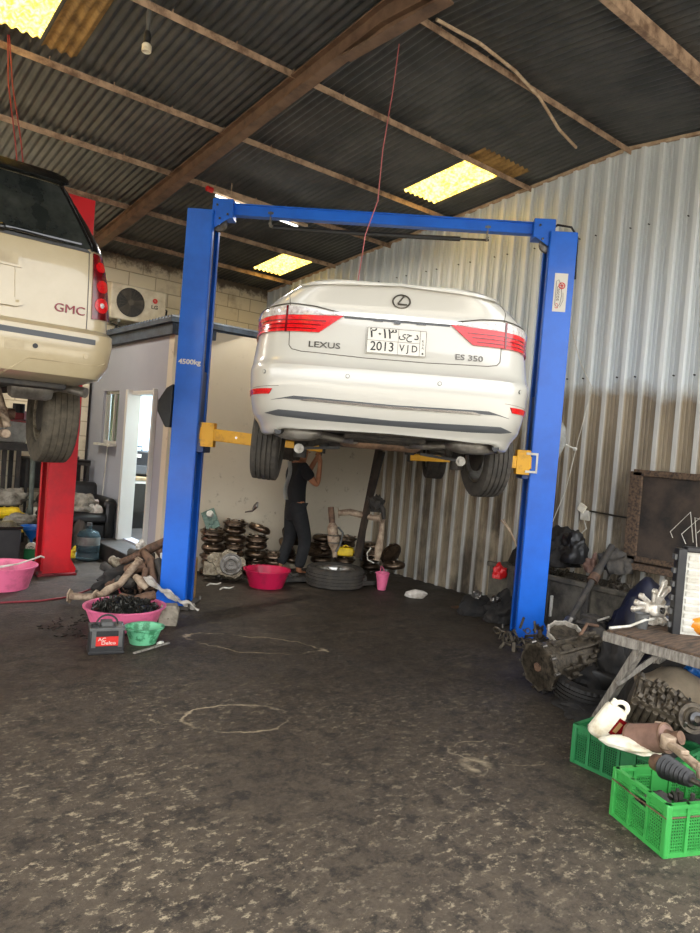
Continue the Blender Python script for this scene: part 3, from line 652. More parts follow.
def rim_bm(rr=.22, W=.225, M_=None, spokes=10, face=1):
    b = MB(M_ or Matrix.Identity(4)); h = W/2*face; m = R(radians(90), 'Y')
    b.lathe([(rr+.004, -h*.75), (rr-.012, -h*.7), (rr-.02, -h*.2), (rr-.02, h*.5), (rr-.006, h*.72), (rr+.004, h*.78), (rr+.002, h*.6), (rr-.004, 0)], 48, m, closed=True)
    b.lathe([(.0, h*.42), (.03, h*.44), (.062, h*.36), (.07, h*.0), (.0, -h*.1)], 24, m)
    for k in range(spokes):
        a = 2*pi*k/spokes; c, s_ = cos(a), sin(a); b.bar((h*.3, .05*c, .05*s_), (h*.5, (rr-.015)*c, (rr-.015)*s_), .03, .022)
    return b
def wheel(parent, c, R_, W, rr, ang, tm='tyre_rubber', rm='rim_metal', face=1):
    m = T(Vector(c)) @ ang
    w_ = tyre_bm(R_, W, rr, M_=m).build('tyre', tm, parent, smooth=35)
    rim_bm(rr, W, m, face=face).build('wheel_rim', rm, w_, smooth=35)
    MB(m).lathe([(.0, -.02), (rr*.62, -.02), (rr*.62, .0), (.0, .0)], 32, R(radians(90), 'Y') @ T((0, 0, -W*.28*face))).build('brake_disc', 'underbody', w_)
    return w_

# ================================================================ body surface helper
class Surf:
    def __init__(s, tab, vc, vf, n, M_): s.tab = tab; s.vc = vc; s.vf = vf; s.n = n; s.M = M_
    def wr(s, z):
        t = s.tab
        if z <= t[0][0]: return t[0][1], t[0][2]
        for a, b in zip(t, t[1:]):
            if z <= b[0]: k = (z-a[0])/(b[0]-a[0]); return a[1]+(b[1]-a[1])*k, a[2]+(b[2]-a[2])*k
        return t[-1][1], t[-1][2]
    def P(s, u, z, h=0):
        w_, r = s.wr(z); l = s.vc-r; q = min(abs(u)/w_, .992); yy = (1-q**s.n)**(1/s.n)
        gx = (q**(s.n-1))/w_*(1 if u > 0 else -1); gy = -(yy**(s.n-1))/l; g = hypot(gx, gy)
        return Vector((u if abs(u)/w_ <= .992 else .992*w_*(1 if u > 0 else -1), s.vc-l*yy, z))+Vector((gx/g*h, gy/g*h, 0))
    def W(s, co): return s.M @ s.P(co.x, co.y, co.z)
    def body(s, deform=None, seg=160):
        b = MB(); rings = []
        for z, w_, r in s.tab:
            ring = []
            for i in range(seg):
                t = 2*pi*(i+.5)/seg; c, sn = cos(t), sin(t); rr = (abs(c)**s.n+abs(sn)**s.n)**(-1/s.n)
                u = w_*rr*c; v = rr*sn; v = s.vc+(s.vf-s.vc if v > 0 else s.vc-r)*v; p = Vector((u, v, z))
                if deform: p = deform(p)
                ring.append(b.bm.verts.new(s.M @ p))
            rings.append(ring)
        for A, B in zip(rings, rings[1:]):
            for i in range(seg): b.bm.faces.new((A[i], A[(i+1) % seg], B[(i+1) % seg], B[i]))
        b.bm.faces.new(rings[0][::-1]); b.bm.faces.new(rings[-1]); return b
    def patch(s, poly, h0, h1, name, mat, parent, step=.03, mir=False, sm=30, bevel=0):
        b = MB()
        polys = [poly] + ([[(-x, z) for x, z in poly[::-1]]] if mir else [])
        for p in polys: b.prism(p, h0, h1)
        bmesh.ops.triangulate(b.bm, faces=b.bm.faces[:])
        us = [x for p in polys for x, z in p]; zs = [z for p in polys for x, z in p]
        for lo, hi, ax in ((min(us), max(us), 0), (min(zs), max(zs), 1)):
            k = math.floor(lo/step)+1
            while k*step < hi:
                co = [0, 0, 0]; no = [0, 0, 0]; co[ax] = k*step+.0003; no[ax] = 1
                bmesh.ops.bisect_plane(b.bm, geom=b.bm.verts[:]+b.bm.edges[:]+b.bm.faces[:], plane_co=co, plane_no=no); k += 1
        for v in b.bm.verts: v.co = s.W(v.co)
        return b.build(name, mat, parent, smooth=sm, bevel=bevel)
    def strip(s, pts, wd, h, name, mat, parent, r=None):
        # thin band following a line of (u,z) points
        out = []; n = 10
        for a, b in zip(pts, pts[1:]):
            for i in range(n): out.append((a[0]+(b[0]-a[0])*i/n, a[1]+(b[1]-a[1])*i/n))
        out.append(pts[-1])
        P3 = [s.M @ s.P(u, z, h) for u, z in out]
        return MB().tube(P3, wd/2, seg=6).build(name, mat, parent, smooth=60)

# ================================================================ WHITE SEDAN
CO = LC + Vector((.748, -.664, 0))*.21
CY = radians(3.5); F0 = Vector((.664, .748, 0)); F1 = Matrix.Rotation(CY, 3, 'Z') @ F0; CO = CO - F0*2.1 + F1*2.1
car = thing('sedan', 'white sedan raised on the blue lift, seen from behind', 'car', (CO.x, CO.y, 1.3), LA+CY)
Mc = T((0, 0, -1.3))
tab = [(1.72, 0.903, -2.1), (1.78, 0.946, -2.15), (1.86, 0.962, -2.17), (1.95, 0.973, -2.19), (2.05, 0.978, -2.2), (2.085, 0.978, -2.19), (2.105, 0.976, -2.155), (2.14, 0.974, -2.13), (2.25, 0.963, -2.105), (2.36, 0.941, -2.085), (2.43, 0.955, -2.075), (2.46, 0.945, -2.075), (2.5, 0.905, -2.085), (2.55, 0.835, -2.105), (2.585, 0.77, -2.12), (2.612, 0.72, -2.13), (2.632, 0.67, -2.12), (2.64, 0.62, -2.08)]
S = Surf(tab, .3, 2.72, 6.5, Mc)
def hood(p):
    if p.y > .9 and p.z > 2.1: p = p.copy(); k = min(1, (p.y-.9)/1.8); p.z = 2.1+(p.z-2.1)*(1-.45*k*k)
    return p
body = S.body(hood).build('body', 'white_paint', car, smooth=40)
cut = MB(Mc)
for v in (-1.12, 1.7):
    for sx in (-1, 1): cut.cyl((sx*.66, v, 1.7), (sx*1.2, v, 1.7), .39, seg=48)
cut = cut.build('cutter', 'white_paint', car); boolean(body, cut); apply_mods(body); bpy.data.objects.remove(cut, do_unlink=True)
# greenhouse
gt = [(2.6, .70, -1.75), (2.7, .68, -1.45), (2.82, .62, -1.05), (2.9, .58, -.8)]
G = Surf(gt, .1, 1.25, 5, Mc)
def gl(p):
    k = (p.z-2.6)/.3
    if p.y > .1: p = p.copy(); p.y = .1+(p.y-.1)*(1-.45*k)
    return p
G.body(gl).build('window_glass', 'dark_glass', car, smooth=40)
Surf([(2.9, .585, -.82), (2.93, .57, -.78), (2.95, .5, -.65)], .1, .75, 5, Mc).body().build('roof', 'white_paint', car, smooth=60)
# lower bumper skin
low = [(-.955, 1.67), (-.9, 1.64), (-.76, 1.65), (-.69, 1.69), (-.36, 1.704), (0, 1.71), (.36, 1.704), (.69, 1.69), (.76, 1.65), (.9, 1.64), (.955, 1.67)]
Sl = Surf([(1.6, .86, -2.05)]+[(z, w_, r) for z, w_, r in tab], .3, 2.72, 6.5, Mc)
Sl.tab[1] = (1.72, .905, -2.105)
def zlow(u):
    for (a, za), (b_, zb) in zip(low, low[1:]):
        if a <= u <= b_: return za+(zb-za)*(u-a)/(b_-a)
    return low[0][1]
def skf(a, c):
    u = -.953+1.906*a; zl = zlow(max(-.9549, min(.9549, u)))
    if c < .8: z = 1.77+(zl-1.77)*(c/.8); return Sl.P(u, z, .003)
    p = Sl.P(u, zl, .003); return p+Vector((-u*.03, .16*(c-.8)/.2, .012*(c-.8)/.2))
sk = MB(Mc).grid(96, 10, skf).build('bumper_skirt', 'white_paint', car, smooth=50)
# lamps
red = [(-.945, 2.30), (-.48, 2.30), (-.335, 2.416), (-.48, 2.408), (-.93, 2.398)]
clr = [(-.93, 2.40), (-.48, 2.41), (-.345, 2.425), (-.537, 2.45), (-.68, 2.462), (-.85, 2.452), (-.91, 2.43)]
for sx in (-1, 1):
    f = lambda P_: [(x*-sx, z) for x, z in (P_ if sx < 0 else P_[::-1])]
    tl = S.patch(f(red), -.01, .014, 'tail_light', 'red_lens', car, step=.02)
    S.patch(f(clr), -.01, .012, 'reversing_lens', 'clear_lens', tl, step=.02)
    S.patch(f([(-.69, 2.295), (-.678, 2.295), (-.678, 2.464), (-.69, 2.464)]), .01, .017, 'lamp_divider', 'dark_red_lens', tl)
    for k in range(3): S.patch(f([(-.9, 2.318+k*.026), (-.5+k*.03, 2.318+k*.026), (-.5+k*.03, 2.324+k*.026), (-.9, 2.324+k*.026)]), .012, .0165, 'lamp_rib', 'dark_red_lens', tl)
    S.strip([(sx*.89, 2.458), (sx*.67, 2.478), (sx*.52, 2.465), (sx*.35, 2.435)], .008, .006, 'lamp_rim', 'badge_metal', tl)
    S.patch(f([(-.93, 1.898), (-.76, 1.898), (-.74, 1.932), (-.93, 1.932)]), -.005, .006, 'bumper_reflector', 'red_lens', car)
S.patch([(-.36, 2.418), (.36, 2.418), (.4, 2.436), (0, 2.446), (-.4, 2.436)], -.003, .014, 'chrome_strip', 'chrome', car)
S.patch([(-.33, 2.404), (.33, 2.404), (.33, 2.415), (-.33, 2.415)], -.002, .005, 'strip_shadow_gap', 'trim_grey', car)
S.patch([(-.02, 2.392), (.02, 2.392), (.024, 2.412), (-.024, 2.412)], .0, .012, 'rear_camera', 'gloss_black', car)
for x in (-.12, .15): S.patch([(x-.03, 2.4), (x+.03, 2.4), (x+.03, 2.408), (x-.03, 2.408)], 0, .008, 'plate_lamp', 'gloss_black', car)
S.strip([(-.665, 2.30), (-.66, 2.21), (-.64, 2.187), (-.58, 2.175), (-.2, 2.163), (.2, 2.163), (.58, 2.175), (.64, 2.187), (.66, 2.21), (.665, 2.30)], .006, .0, 'lid_seam', 'ink_grey', car)
for sx in (-1, 1): S.strip([(sx*.675, 2.465), (sx*.685, 2.53), (sx*.66, 2.585)], .005, .0, 'lid_side_seam', 'ink_grey', car)
S.strip([(-.885, 1.94), (-.86, 1.943), (-.7, 1.95)], .003, 0, 'bumper_seam', 'ink_grey', car); S.strip([(.885, 1.94), (.86, 1.943), (.7, 1.95)], .003, 0, 'bumper_seam', 'ink_grey', car)
S.patch([(-.60, 2.585), (0, 2.612), (.60, 2.585), (.62, 2.6), (0, 2.63), (-.62, 2.6)], -.01, .028, 'lid_spoiler', 'white_paint', car, sm=60, bevel=.006)
S.patch([(-.745, 1.862), (-.66, 1.874), (-.5, 1.872), (0, 1.864), (.5, 1.872), (.66, 1.874), (.745, 1.862), (.6, 1.894), (.3, 1.889), (0, 1.884), (-.3, 1.889), (-.6, 1.894)], -.002, .004, 'bumper_groove', 'trim_grey', car)
S.patch([(-.56, 1.869), (0, 1.862), (.56, 1.869), (.5, 1.882), (0, 1.876), (-.5, 1.882)], 0, .012, 'bumper_chrome', 'chrome', car)
S.patch([(-.785, 1.780), (-.7, 1.766), (-.4, 1.752), (0, 1.748), (.4, 1.752), (.7, 1.766), (.785, 1.780), (.69, 1.806), (.4, 1.798), (0, 1.79), (-.4, 1.798), (-.69, 1.806)], -.002, .005, 'diffuser_strip', 'trim_grey', car)
for u in (-.8, -.28, .28, .8):
    p = S.M @ S.P(u, 2.035, .0); q = S.M @ S.P(u, 2.035, .004); d = (q-p).normalized()
    MB().cyl(p-d*.002, q, .013, seg=16).build('parking_sensor', 'grey_plastic', car); MB().cyl(p, q+d*.001, .010, seg=16).build('sensor_face', 'white_paint', car)
# badge
bd = MB(); m = T((.015, 2.53, .006)); prev = None
for a in range(40): pass
bb = MB(); bb.tor((0, 0, 0), 1, .1, seg=40, ms=6)
for v in bb.bm.verts: v.co = S.W(Vector((.015+v.co.x*.053, 2.53+v.co.y*.037, .008+v.co.z*.05)))
bb.build('oval_badge', 'badge_metal', car)
bb = MB(); bb.bar((.012, .03, 0), (-.022, -.014, 0), .009, .006).bar((-.022, -.016, 0), (.036, -.016, 0), .008, .006)
for v in bb.bm.verts: v.co = S.W(Vector((.015+v.co.x, 2.53+v.co.y, .008+v.co.z)))
bb.build('badge_letter', 'badge_metal', car)
W = S.W
text_on('badge_lettering', 'LEXUS', .052, 'badge_metal', car, T((-.44, 2.222, .002)), extrude=.003, sx=1.35, wrap=W, offset=.0006)
text_on('badge_lettering', 'ES 350', .05, 'badge_metal', car, T((.46, 2.215, .002)), extrude=.003, sx=1.3, wrap=W, offset=.0006)
# number plate
np_ = S.patch([(-.182, 2.195), (.19, 2.195), (.19, 2.362), (-.182, 2.362)], .008, .014, 'number_plate', 'label_white', car, bevel=.001)
def pr(u0, z0, u1, z1, nm='plate_line'): S.patch([(u0, z0), (u1, z0), (u1, z1), (u0, z1)], .0135, .0155, nm, 'ink_grey', np_)
pr(-.18, 2.197, .188, 2.2); pr(-.18, 2.357, .188, 2.36); pr(-.18, 2.197, -.177, 2.36); pr(.185, 2.197, .188, 2.36); pr(-.18, 2.277, .148, 2.2795); pr(.012, 2.197, .0145, 2.36); pr(.147, 2.197, .1495, 2.36)
def pt(body_, size, u, z, sx=1, off=.0006): text_on('plate_characters', body_, size, 'ink_black', np_, T((u, z, .0145)), extrude=.0012, sx=sx, wrap=W, offset=off)
pt('2013', .082, -.083, 2.24, .92); pt('V J D', .062, .08, 2.24, .85); pt('\u0662\u0660\u0661\u0663', .085, -.083, 2.322, 1.25)
pt('\u062f', .07, .125, 2.322); pt('\u062d', .06, .082, 2.325); pt('\u0649', .06, .038, 2.325)
for k, ch in enumerate('KSA'): pt(ch, .022, .168, 2.295-k*.022, 1, 0)
S.patch([(.16, 2.215), (.168, 2.207), (.176, 2.215), (.168, 2.225)], .0135, .0155, 'plate_dot', 'ink_black', np_)
# underside
MB(Mc).box((0, .1, 1.712), (1.36, 4.2, .03)).build('floor_pan', 'underbody', car, bevel=.01)
for sx in (-1, 1):
    b = MB(Mc @ T((sx*.59, -1.72, 1.70)) @ R(radians(90), 'X')); b.lathe([(.0, -.2), (.12, -.2), (.165, -.16), (.17, 0), (.165, .16), (.12, .21), (.0, .21)], 32, a=1)
    for v in b.bm.verts: pass
    o = b.build('muffler', 'muffler_grey', car, smooth=50)
    for v in o.data.vertices: v.co.z = (1.68-1.3)+(v.co.z-.4)*.34
    MB(Mc).tube([(sx*.68, -1.85, 1.685), (sx*.69, -1.95, 1.68), (sx*.695, -1.99, 1.675)], .026, seg=16, caps=False).build('exhaust_tip', 'badge_metal', o)
    MB(Mc).cyl((sx*.695, -1.99, 1.675), (sx*.696, -1.994, 1.675), .022, seg=16).build('tip_opening', 'gloss_black', o)
    MB(Mc).tube([(sx*.46, -1.6, 1.68), (sx*.3, -1.5, 1.66), (sx*.2, -1.3, 1.66), (.0, -.9, 1.67)], .028).build('exhaust_pipe', 'muffler_grey', o)
b = MB(Mc).box((0, -1.32, 1.685), (.95, .1, .07)).box((0, -1.0, 1.68), (.9, .09, .06)).box((-.42, -1.16, 1.68), (.08, .42, .07)).box((.42, -1.16, 1.68), (.08, .42, .07)).box((0, -1.62, 1.69), (.55, .34, .05))
b.build('rear_subframe', 'underbody', car, bevel=.012)
b = MB(Mc @ T((0, -1.25, 1.645)) @ R(radians(90), 'Y')).lathe([(.02, -.3), (.035, -.27), (.04, -.05), (.033, 0), (.04, .04), (.042, .26), (.02, .3)], 20); b.build('heat_shield', 'heat_shield', car)
for sx in (-1, 1):
    b = MB(Mc)
    b.bar((sx*.3, -1.2, 1.67), (sx*.62, -1.15, 1.6), .05, .03).bar((sx*.35, -.98, 1.66), (sx*.62, -1.05, 1.57), .035, .03).bar((sx*.45, -.5, 1.68), (sx*.62, -1.1, 1.6), .05, .03).cyl((sx*.6, -1.12, 1.5), (sx*.6, -1.12, 1.72), .05).tube([(sx*.5, -1.2, 1.72), (sx*.53, -1.19, 1.6)], .03)
    for k in range(5): b.tor((sx*.5, -1.05, 1.62+k*.02), .05, .008, ms=5, seg=16)
    b.build('suspension_arm', 'underbody', car, bevel=.004)
for sx in (-1, 1):
    MB(Mc).cyl((sx*.6, -1.26, 1.57), (sx*.6, -1.3, 1.57), .036).cyl((sx*.6, -1.3, 1.57), (sx*.6, -1.32, 1.57), .018).build('link_bush', 'rim_metal', car)
    MB(Mc).bar((sx*.3, -1.28, 1.6), (sx*.6, -1.28, 1.57), .03, .02).build('toe_link', 'black_plastic', car)
b = MB(Mc).box((0, 1.6, 1.66), (1.2, .6, .1)).box((0, -.2, 1.68), (.3, 2.2, .05)); b.build('under_tray', 'underbody', car, bevel=.01)
for sx in (-1, 1):
    wheel(car, (.81 if sx > 0 else -.84, -1.12, .345), .335, .21, .22, RE(0, radians(-sx*3), radians(9 if sx > 0 else 1)), face=sx)
    wheel(car, (.8 if sx > 0 else -.88, 1.7, .36 if sx > 0 else .44), .335, .225, .22, RE(0, 0, radians(0)), face=sx)

# ================================================================ BEIGE SUV
suv = thing('sport_utility_vehicle', 'beige sport utility vehicle raised on the red lift at the left', 'car', (.77, 7.7, 1.28))
Ms = T((0, -7.7, -1.28))
st_ = [(1.9, 0.864, 5.26), (1.95, 0.991, 5.12), (2.05, 1.038, 5.07), (2.2, 1.059, 5.06), (2.265, 1.059, 5.07), (2.285, 1.054, 5.12), (2.31, 1.052, 5.19), (2.5, 1.041, 5.195), (2.7, 1.017, 5.2), (2.86, 0.975, 5.21), (2.93, 0.954, 5.225), (3.1, 0.864, 5.29), (3.25, 0.774, 5.355), (3.36, 0.711, 5.4), (3.42, 0.653, 5.43), (3.45, 0.547, 5.55)]
V = Surf(st_, 7.7, 10.25, 18, Ms)
def nose(p):
    if p.y > 8.6 and p.z > 2.6: p = p.copy(); k = min(1, (p.y-8.6)/.5); p.z = 2.6+(p.z-2.6)*(1-.8*k)
    return p
sb = V.body(nose).build('body', 'champagne_paint', suv, smooth=35)
cut = MB(Ms)
for y in (6.15, 9.1):
    for sx in (-1, 1): cut.cyl((sx*.6, y, 1.9), (sx*1.1, y, 1.9), .44, seg=40)
cut = cut.build('cutter', 'white_paint', suv); boolean(sb, cut); apply_mods(sb); bpy.data.objects.remove(cut, do_unlink=True)
V.patch([(-.80, 2.885), (.80, 2.885), (.835, 2.9), (.63, 3.34), (-.63, 3.34), (-.835, 2.9)], -.01, .008, 'rear_window', 'dark_glass', suv, step=.04, sm=50)
V.patch([(.835, 2.885), (.935, 2.885), (.675, 3.40), (.61, 3.39)], -.01, .014, 'window_pillar', 'gloss_black', suv); V.patch([(-.61, 3.39), (-.675, 3.40), (-.935, 2.885), (-.835, 2.885)], -.01, .014, 'window_pillar', 'gloss_black', suv)
V.patch([(-.64, 3.345), (.64, 3.345), (.62, 3.41), (-.62, 3.41)], -.01, .09, 'roof_spoiler', 'gloss_black', suv, sm=50, bevel=.01)
V.strip([(.66, 3.33), (.835, 2.93), (.84, 2.88)], .012, .008, 'window_seal', 'trim_grey', suv)
V.patch([(-.83, 2.865), (.83, 2.865), (.8, 2.885), (-.8, 2.885)], -.002, .016, 'window_sill_trim', 'trim_grey', suv)
for sx in (-1, 1):
    q = [(.86, 2.39), (1.012, 2.405), (1.008, 2.6), (.985, 2.74), (.94, 2.87), (.85, 2.872)]; q = q if sx > 0 else [(-x, z) for x, z in q[::-1]]
    tl = V.patch(q, -.01, .014, 'tail_light', 'dark_red_lens', suv, step=.03)
    for k, (z, r, mt) in enumerate(((2.78, .035, 'red_lens'), (2.64, .042, 'red_lens'), (2.5, .05, 'red_lens'))):
        n = 20; c_ = (sx*(.925 if k else .905), z); V.patch([(c_[0]+r*cos(2*pi*i/n), c_[1]+r*1.1*sin(2*pi*i/n)) for i in range(n)][::1], .012, .019, 'lamp_bulb_ring', mt, tl)
    p = V.M @ V.P(sx*.925, 2.5, .018); MB().sph(p, .02, (1, .3, 1)).build('bulb', 'clear_lens', tl)
V.strip([(.822, 2.87), (.83, 2.4), (.83, 2.31)], .008, -.001, 'tailgate_seam', 'ink_grey', suv); V.strip([(-.822, 2.87), (-.83, 2.4), (-.83, 2.31)], .008, -.001, 'tailgate_seam', 'ink_grey', suv)
V.patch([(-.38, 2.66), (.37, 2.655), (.37, 2.765), (-.38, 2.77)], 0, .012, 'plate_surround', 'champagne_paint', suv, bevel=.004)
V.patch([(-.35, 2.675), (.345, 2.67), (.345, 2.75), (-.35, 2.755)], .01, .0145, 'plate_recess', 'champagne_bumper', suv)
V.patch([(-.37, 2.385), (.35, 2.385), (.39, 2.4), (.39, 2.43), (-.38, 2.44)], -.002, .03, 'tailgate_handle', 'champagne_paint', suv, bevel=.008)
V.strip([(.33, 2.65), (.34, 2.45)], .006, 0, 'tailgate_crease', 'champagne_bumper', suv)
text_on('badge_lettering', 'GMC', .085, 'gmc_red', suv, T((.705, 2.43, .006)), extrude=.005, sx=1.15, wrap=V.W, offset=.0)
# wiper
b = MB(Ms); b.sph((.23, 5.19, 2.9), .03).tube([(.23, 5.18, 2.9), (.4, 5.17, 2.895), (.62, 5.175, 2.89)], .009).box((.5, 5.175, 2.905), (.5, .012, .012)); b.build('rear_wiper', 'gloss_black', suv)
V.patch([(-.86, 2.2), (.86, 2.19), (.86, 2.228), (-.86, 2.24)], -.004, .006, 'step_pad', 'trim_grey', suv)
bs = [(.96, 2.1), (.9, 2.04), (.42, 2.035), (.28, 1.9)]
V.strip([(-.28, 1.92), (-.42, 2.04), (-.9, 2.045), (-.95, 2.07)], .008, .0, 'bumper_crease', 'champagne_bumper', suv); V.strip([(.28, 1.92), (.42, 2.04), (.9, 2.045), (.95, 2.07)], .008, .0, 'bumper_crease', 'champagne_bumper', suv)
V.patch([(.27, 2.08), (.39, 2.08), (.39, 2.15), (.27, 2.15)], 0, .004, 'tow_cover', 'champagne_bumper', suv)
for u in (.46, .8): p = V.M @ V.P(u, 2.125 if u < .5 else 2.1, 0); MB().cyl(p, p+Vector((0, -.008, 0)), .017).build('parking_sensor', 'black_plastic' if u < .5 else 'champagne_bumper', suv)
MB(Ms).box((0, 7.6, 1.9), (1.5, 4.6, .08)).build('floor_pan', 'underbody', suv, bevel=.01)
b = MB(Ms @ T((.58, 5.62, 1.86)) @ R(radians(90), 'Y')); b.lathe([(.0, -.15), (.07, -.145), (.085, -.12), (.085, .12), (.07, .15), (.0, .15)], 28)
mf = b.build('muffler', 'muffler_grey', suv); MB(Ms).tube([(.7, 5.62, 1.86), (.78, 5.6, 1.89), (.86, 5.5, 1.88), (.93, 5.42, 1.86)], [.03, .034, .036, .04], seg=14).build('tailpipe', 'muffler_grey', mf)
b = MB(Ms).tube([(-.6, 6.15, 1.66), (-.15, 6.15, 1.66), (.0, 6.15, 1.66), (.6, 6.15, 1.66)], [.045, .05, .05, .045], seg=14).sph((0, 6.15, 1.66), .15, (1, .9, 1)); b.build('rear_axle', 'rust_steel', suv)
b = MB(Ms).tube([(.1, 5.95, 1.78), (.3, 5.9, 1.66), (.42, 5.92, 1.62), (.5, 6.0, 1.7)], .022).tube([(.2, 5.8, 1.9), (.35, 5.85, 1.72), (.52, 5.95, 1.6)], .018).bar((.3, 6.0, 1.85), (.5, 6.1, 1.55), .06, .03).cyl((.5, 6.02, 1.5), (.5, 5.92, 1.5), .035).cyl((.42, 6.0, 1.88), (.52, 5.98, 1.55), .028)
for k in range(6): b.tor((.38, 6.15, 1.7+k*.035), .065, .009, ms=5, seg=16)
b.build('suspension_link', 'pale_exhaust', suv, bevel=.004)
b = MB(Ms).box((0, 5.75, 1.9), (1.2, .12, .1)).tube([(-.5, 5.7, 1.84), (.1, 5.7, 1.84), (.3, 5.75, 1.82)], .035); b.build('rear_frame', 'underbody', suv)
for sx in (-1, 1):
    wheel(suv, (sx*.88, -1.6, .4), .40, .275, .225, RE(0, 0, radians(-3 if sx > 0 else 0)), tm='dusty_tyre', rm='cast_alu', face=sx); wheel(suv, (sx*.84, 1.4, .41), .40, .275, .225, RE(0, 0, 0), tm='dusty_tyre', rm='cast_alu', face=sx)
# ================================================================ CLUTTER
def basin(name, label, loc, rt, rb, h, mat, a=1., group=None, rot=None):
    prof = [(.0, .006), (rb-.01, .006), (rt-.012, h-.012), (rt+.012, h-.006), (rt+.014, h), (rt+.01, h+.004), (rt-.012, h), (rt-.02, h-.01), (rb-.018, .014), (.0, .012)]
    o = MB().lathe([(.0, 0), (rb, 0), (rt-.004, h-.016), (rt+.014, h-.012), (rt+.016, h), (rt+.008, h+.003), (rt-.008, h-.002), (rb-.01, .012), (.0, .01)], 56, a=a).build(name, mat, smooth=45)
    o.location = loc
    if rot: o.rotation_euler = rot
    return tag(o, label, name.split('_')[-1] if '_' in name else name, group)
def lump(name, label, cat, loc, dims, mat, seed=0, rz=0, amp=.25, sub=3, rough_=2.2, group=None):
    b = MB(); bmesh.ops.create_icosphere(b.bm, subdivisions=sub+1, radius=.5)
    for v in b.bm.verts:
        n = noise.noise(v.co*rough_+Vector((seed*3.1, seed, 0)))+.5*noise.noise(v.co*rough_*2.7+Vector((0, seed, 5)))
        v.co *= 1+amp*n*1.6
        if v.co.z < -.28: v.co.z = -.28
        v.co.z += .28
        v.co = Vector((v.co.x*dims[0], v.co.y*dims[1], v.co.z*dims[2]*1.3))
    o = b.build(name, mat, smooth=45); o.location = loc; o.rotation_euler = (0, 0, rz)
    return tag(o, label, cat, group) if label else o
def pipe(name, label, cat, pts, r, mat, group=None, flange=None, seg=12):
    o = MB(T(-Vector(pts[0]))).tube(pts, r, seg=seg)
    if flange:
        for (p, q) in ((pts[0], pts[1]), (pts[-1], pts[-2])):
            d = (Vector(q)-Vector(p)).normalized(); rr = r[0] if isinstance(r, list) else r
            o.cyl(Vector(p), Vector(p)+d*.012, rr*flange, seg=6)
    o = o.build(name, mat, smooth=45); o.location = pts[0]; return tag(o, label, cat, group)

# ---- pile of torque converters along the office wall
def conv_bm(k=0):
    b = MB()
    if k == 0: b.lathe([(.0, .10), (.022, .10), (.024, .085), (.045, .082), (.06, .09), (.1, .092), (.132, .07), (.14, .045), (.132, .02), (.11, .006), (.0, .0)], 40)
    if k == 1: b.lathe([(.0, .06), (.03, .06), (.032, .085), (.05, .085), (.052, .07), (.09, .078), (.118, .07), (.122, .06), (.148, .056), (.148, .042), (.125, .038), (.13, .02), (.1, .0), (.0, .0)], 40)
    if k == 2: b.lathe([(.05, .05), (.055, .07), (.075, .075), (.12, .07), (.135, .05), (.135, .03), (.115, .01), (.075, .0), (.055, .01)], 40, closed=True)
    for i in range(3+k): a = i*2*pi/(3+k); b.box((.118*cos(a), .118*sin(a), .078), (.024, .03, .014), rot=R(a, 'Z'))
    return b
CONV = []
def converter(loc, rot, label, kind, group):
    if len(CONV) <= kind or CONV[kind] is None:
        while len(CONV) <= kind: CONV.append(None)
        o = conv_bm(kind).build('torque_converter', 'dark_converter', smooth=50)
        CONV[kind] = o
    else: o = CONV[kind].copy(); COL.objects.link(o)
    o.location = loc; o.rotation_euler = rot; return tag(o, label, 'gearbox part', group)
LV = ['lowest', 'second from below', 'third from below', 'fourth from below', 'fifth from below', 'sixth from below', 'seventh from below']
stacks = [((3.820, 7.202), 6, 'stack nearest the blue column'), ((4.080, 7.172), 7, 'second stack from the blue column'), ((4.376, 7.139), 6, 'stack with a tilted top disc'), ((4.602, 7.114), 3, 'short stack left of the man'),
          ((5.292, 7.036), 5, 'stack behind the exhaust canister'), ((5.637, 6.998), 5, 'stack behind the yellow can'), ((6.045, 6.952), 4, 'stack behind the leaning dark timber')]
for si, ((x, y), n, L) in enumerate(stacks):
    z = 0
    for k in range(n):
        kd = (si+k*2) % 3 if k else 0; last = k == n-1
        converter((x+random.uniform(-.012, .012), y+random.uniform(-.012, .012), z), (radians(16) if (si == 2 and last) else random.uniform(-.03, .03), radians(10) if (si == 2 and last) else random.uniform(-.04, .04), random.random()*6),
                  'dark oily disc, %s in the %s' % ('topmost' if last else LV[k], L), kd, 'torque converters stacked along the office wall')
        z += (.1, .088, .078)[kd]+(.03 if (si == 2 and k == n-2) else .004)
for i, (p, rx, ry, L) in enumerate([((4.744, 7.091, 0.295), .5, .7, 'lower tilted dark disc behind the black-clad man'), ((4.793, 7.051, 0.437), .55, .85, 'middle tilted dark disc behind the black-clad man'), ((4.854, 7.003, 0.555), .3, 1.0, 'upper tilted dark disc leaning on the office wall behind the man'),
                              ((5.729, 6.173, 0.332), 1.1, .3, 'dark disc standing on edge beside the pink bucket'), ((5.680, 6.084, 0.191), 0.1, 0, 'dark disc lying flat on the floor beside the pink bucket'), ((5.094, 7.003, 0.261), .2, .4, 'dark disc low down just right of the man legs'), ((4.887, 7.104, 0.125), .1, .1, 'dark disc on the floor between stacks behind the man legs')]):
    p = (min(p[0], 6.0), p[1], max(p[2], .0)); converter(p, (rx, ry, i), L, i % 2, 'loose torque converters by the office wall')

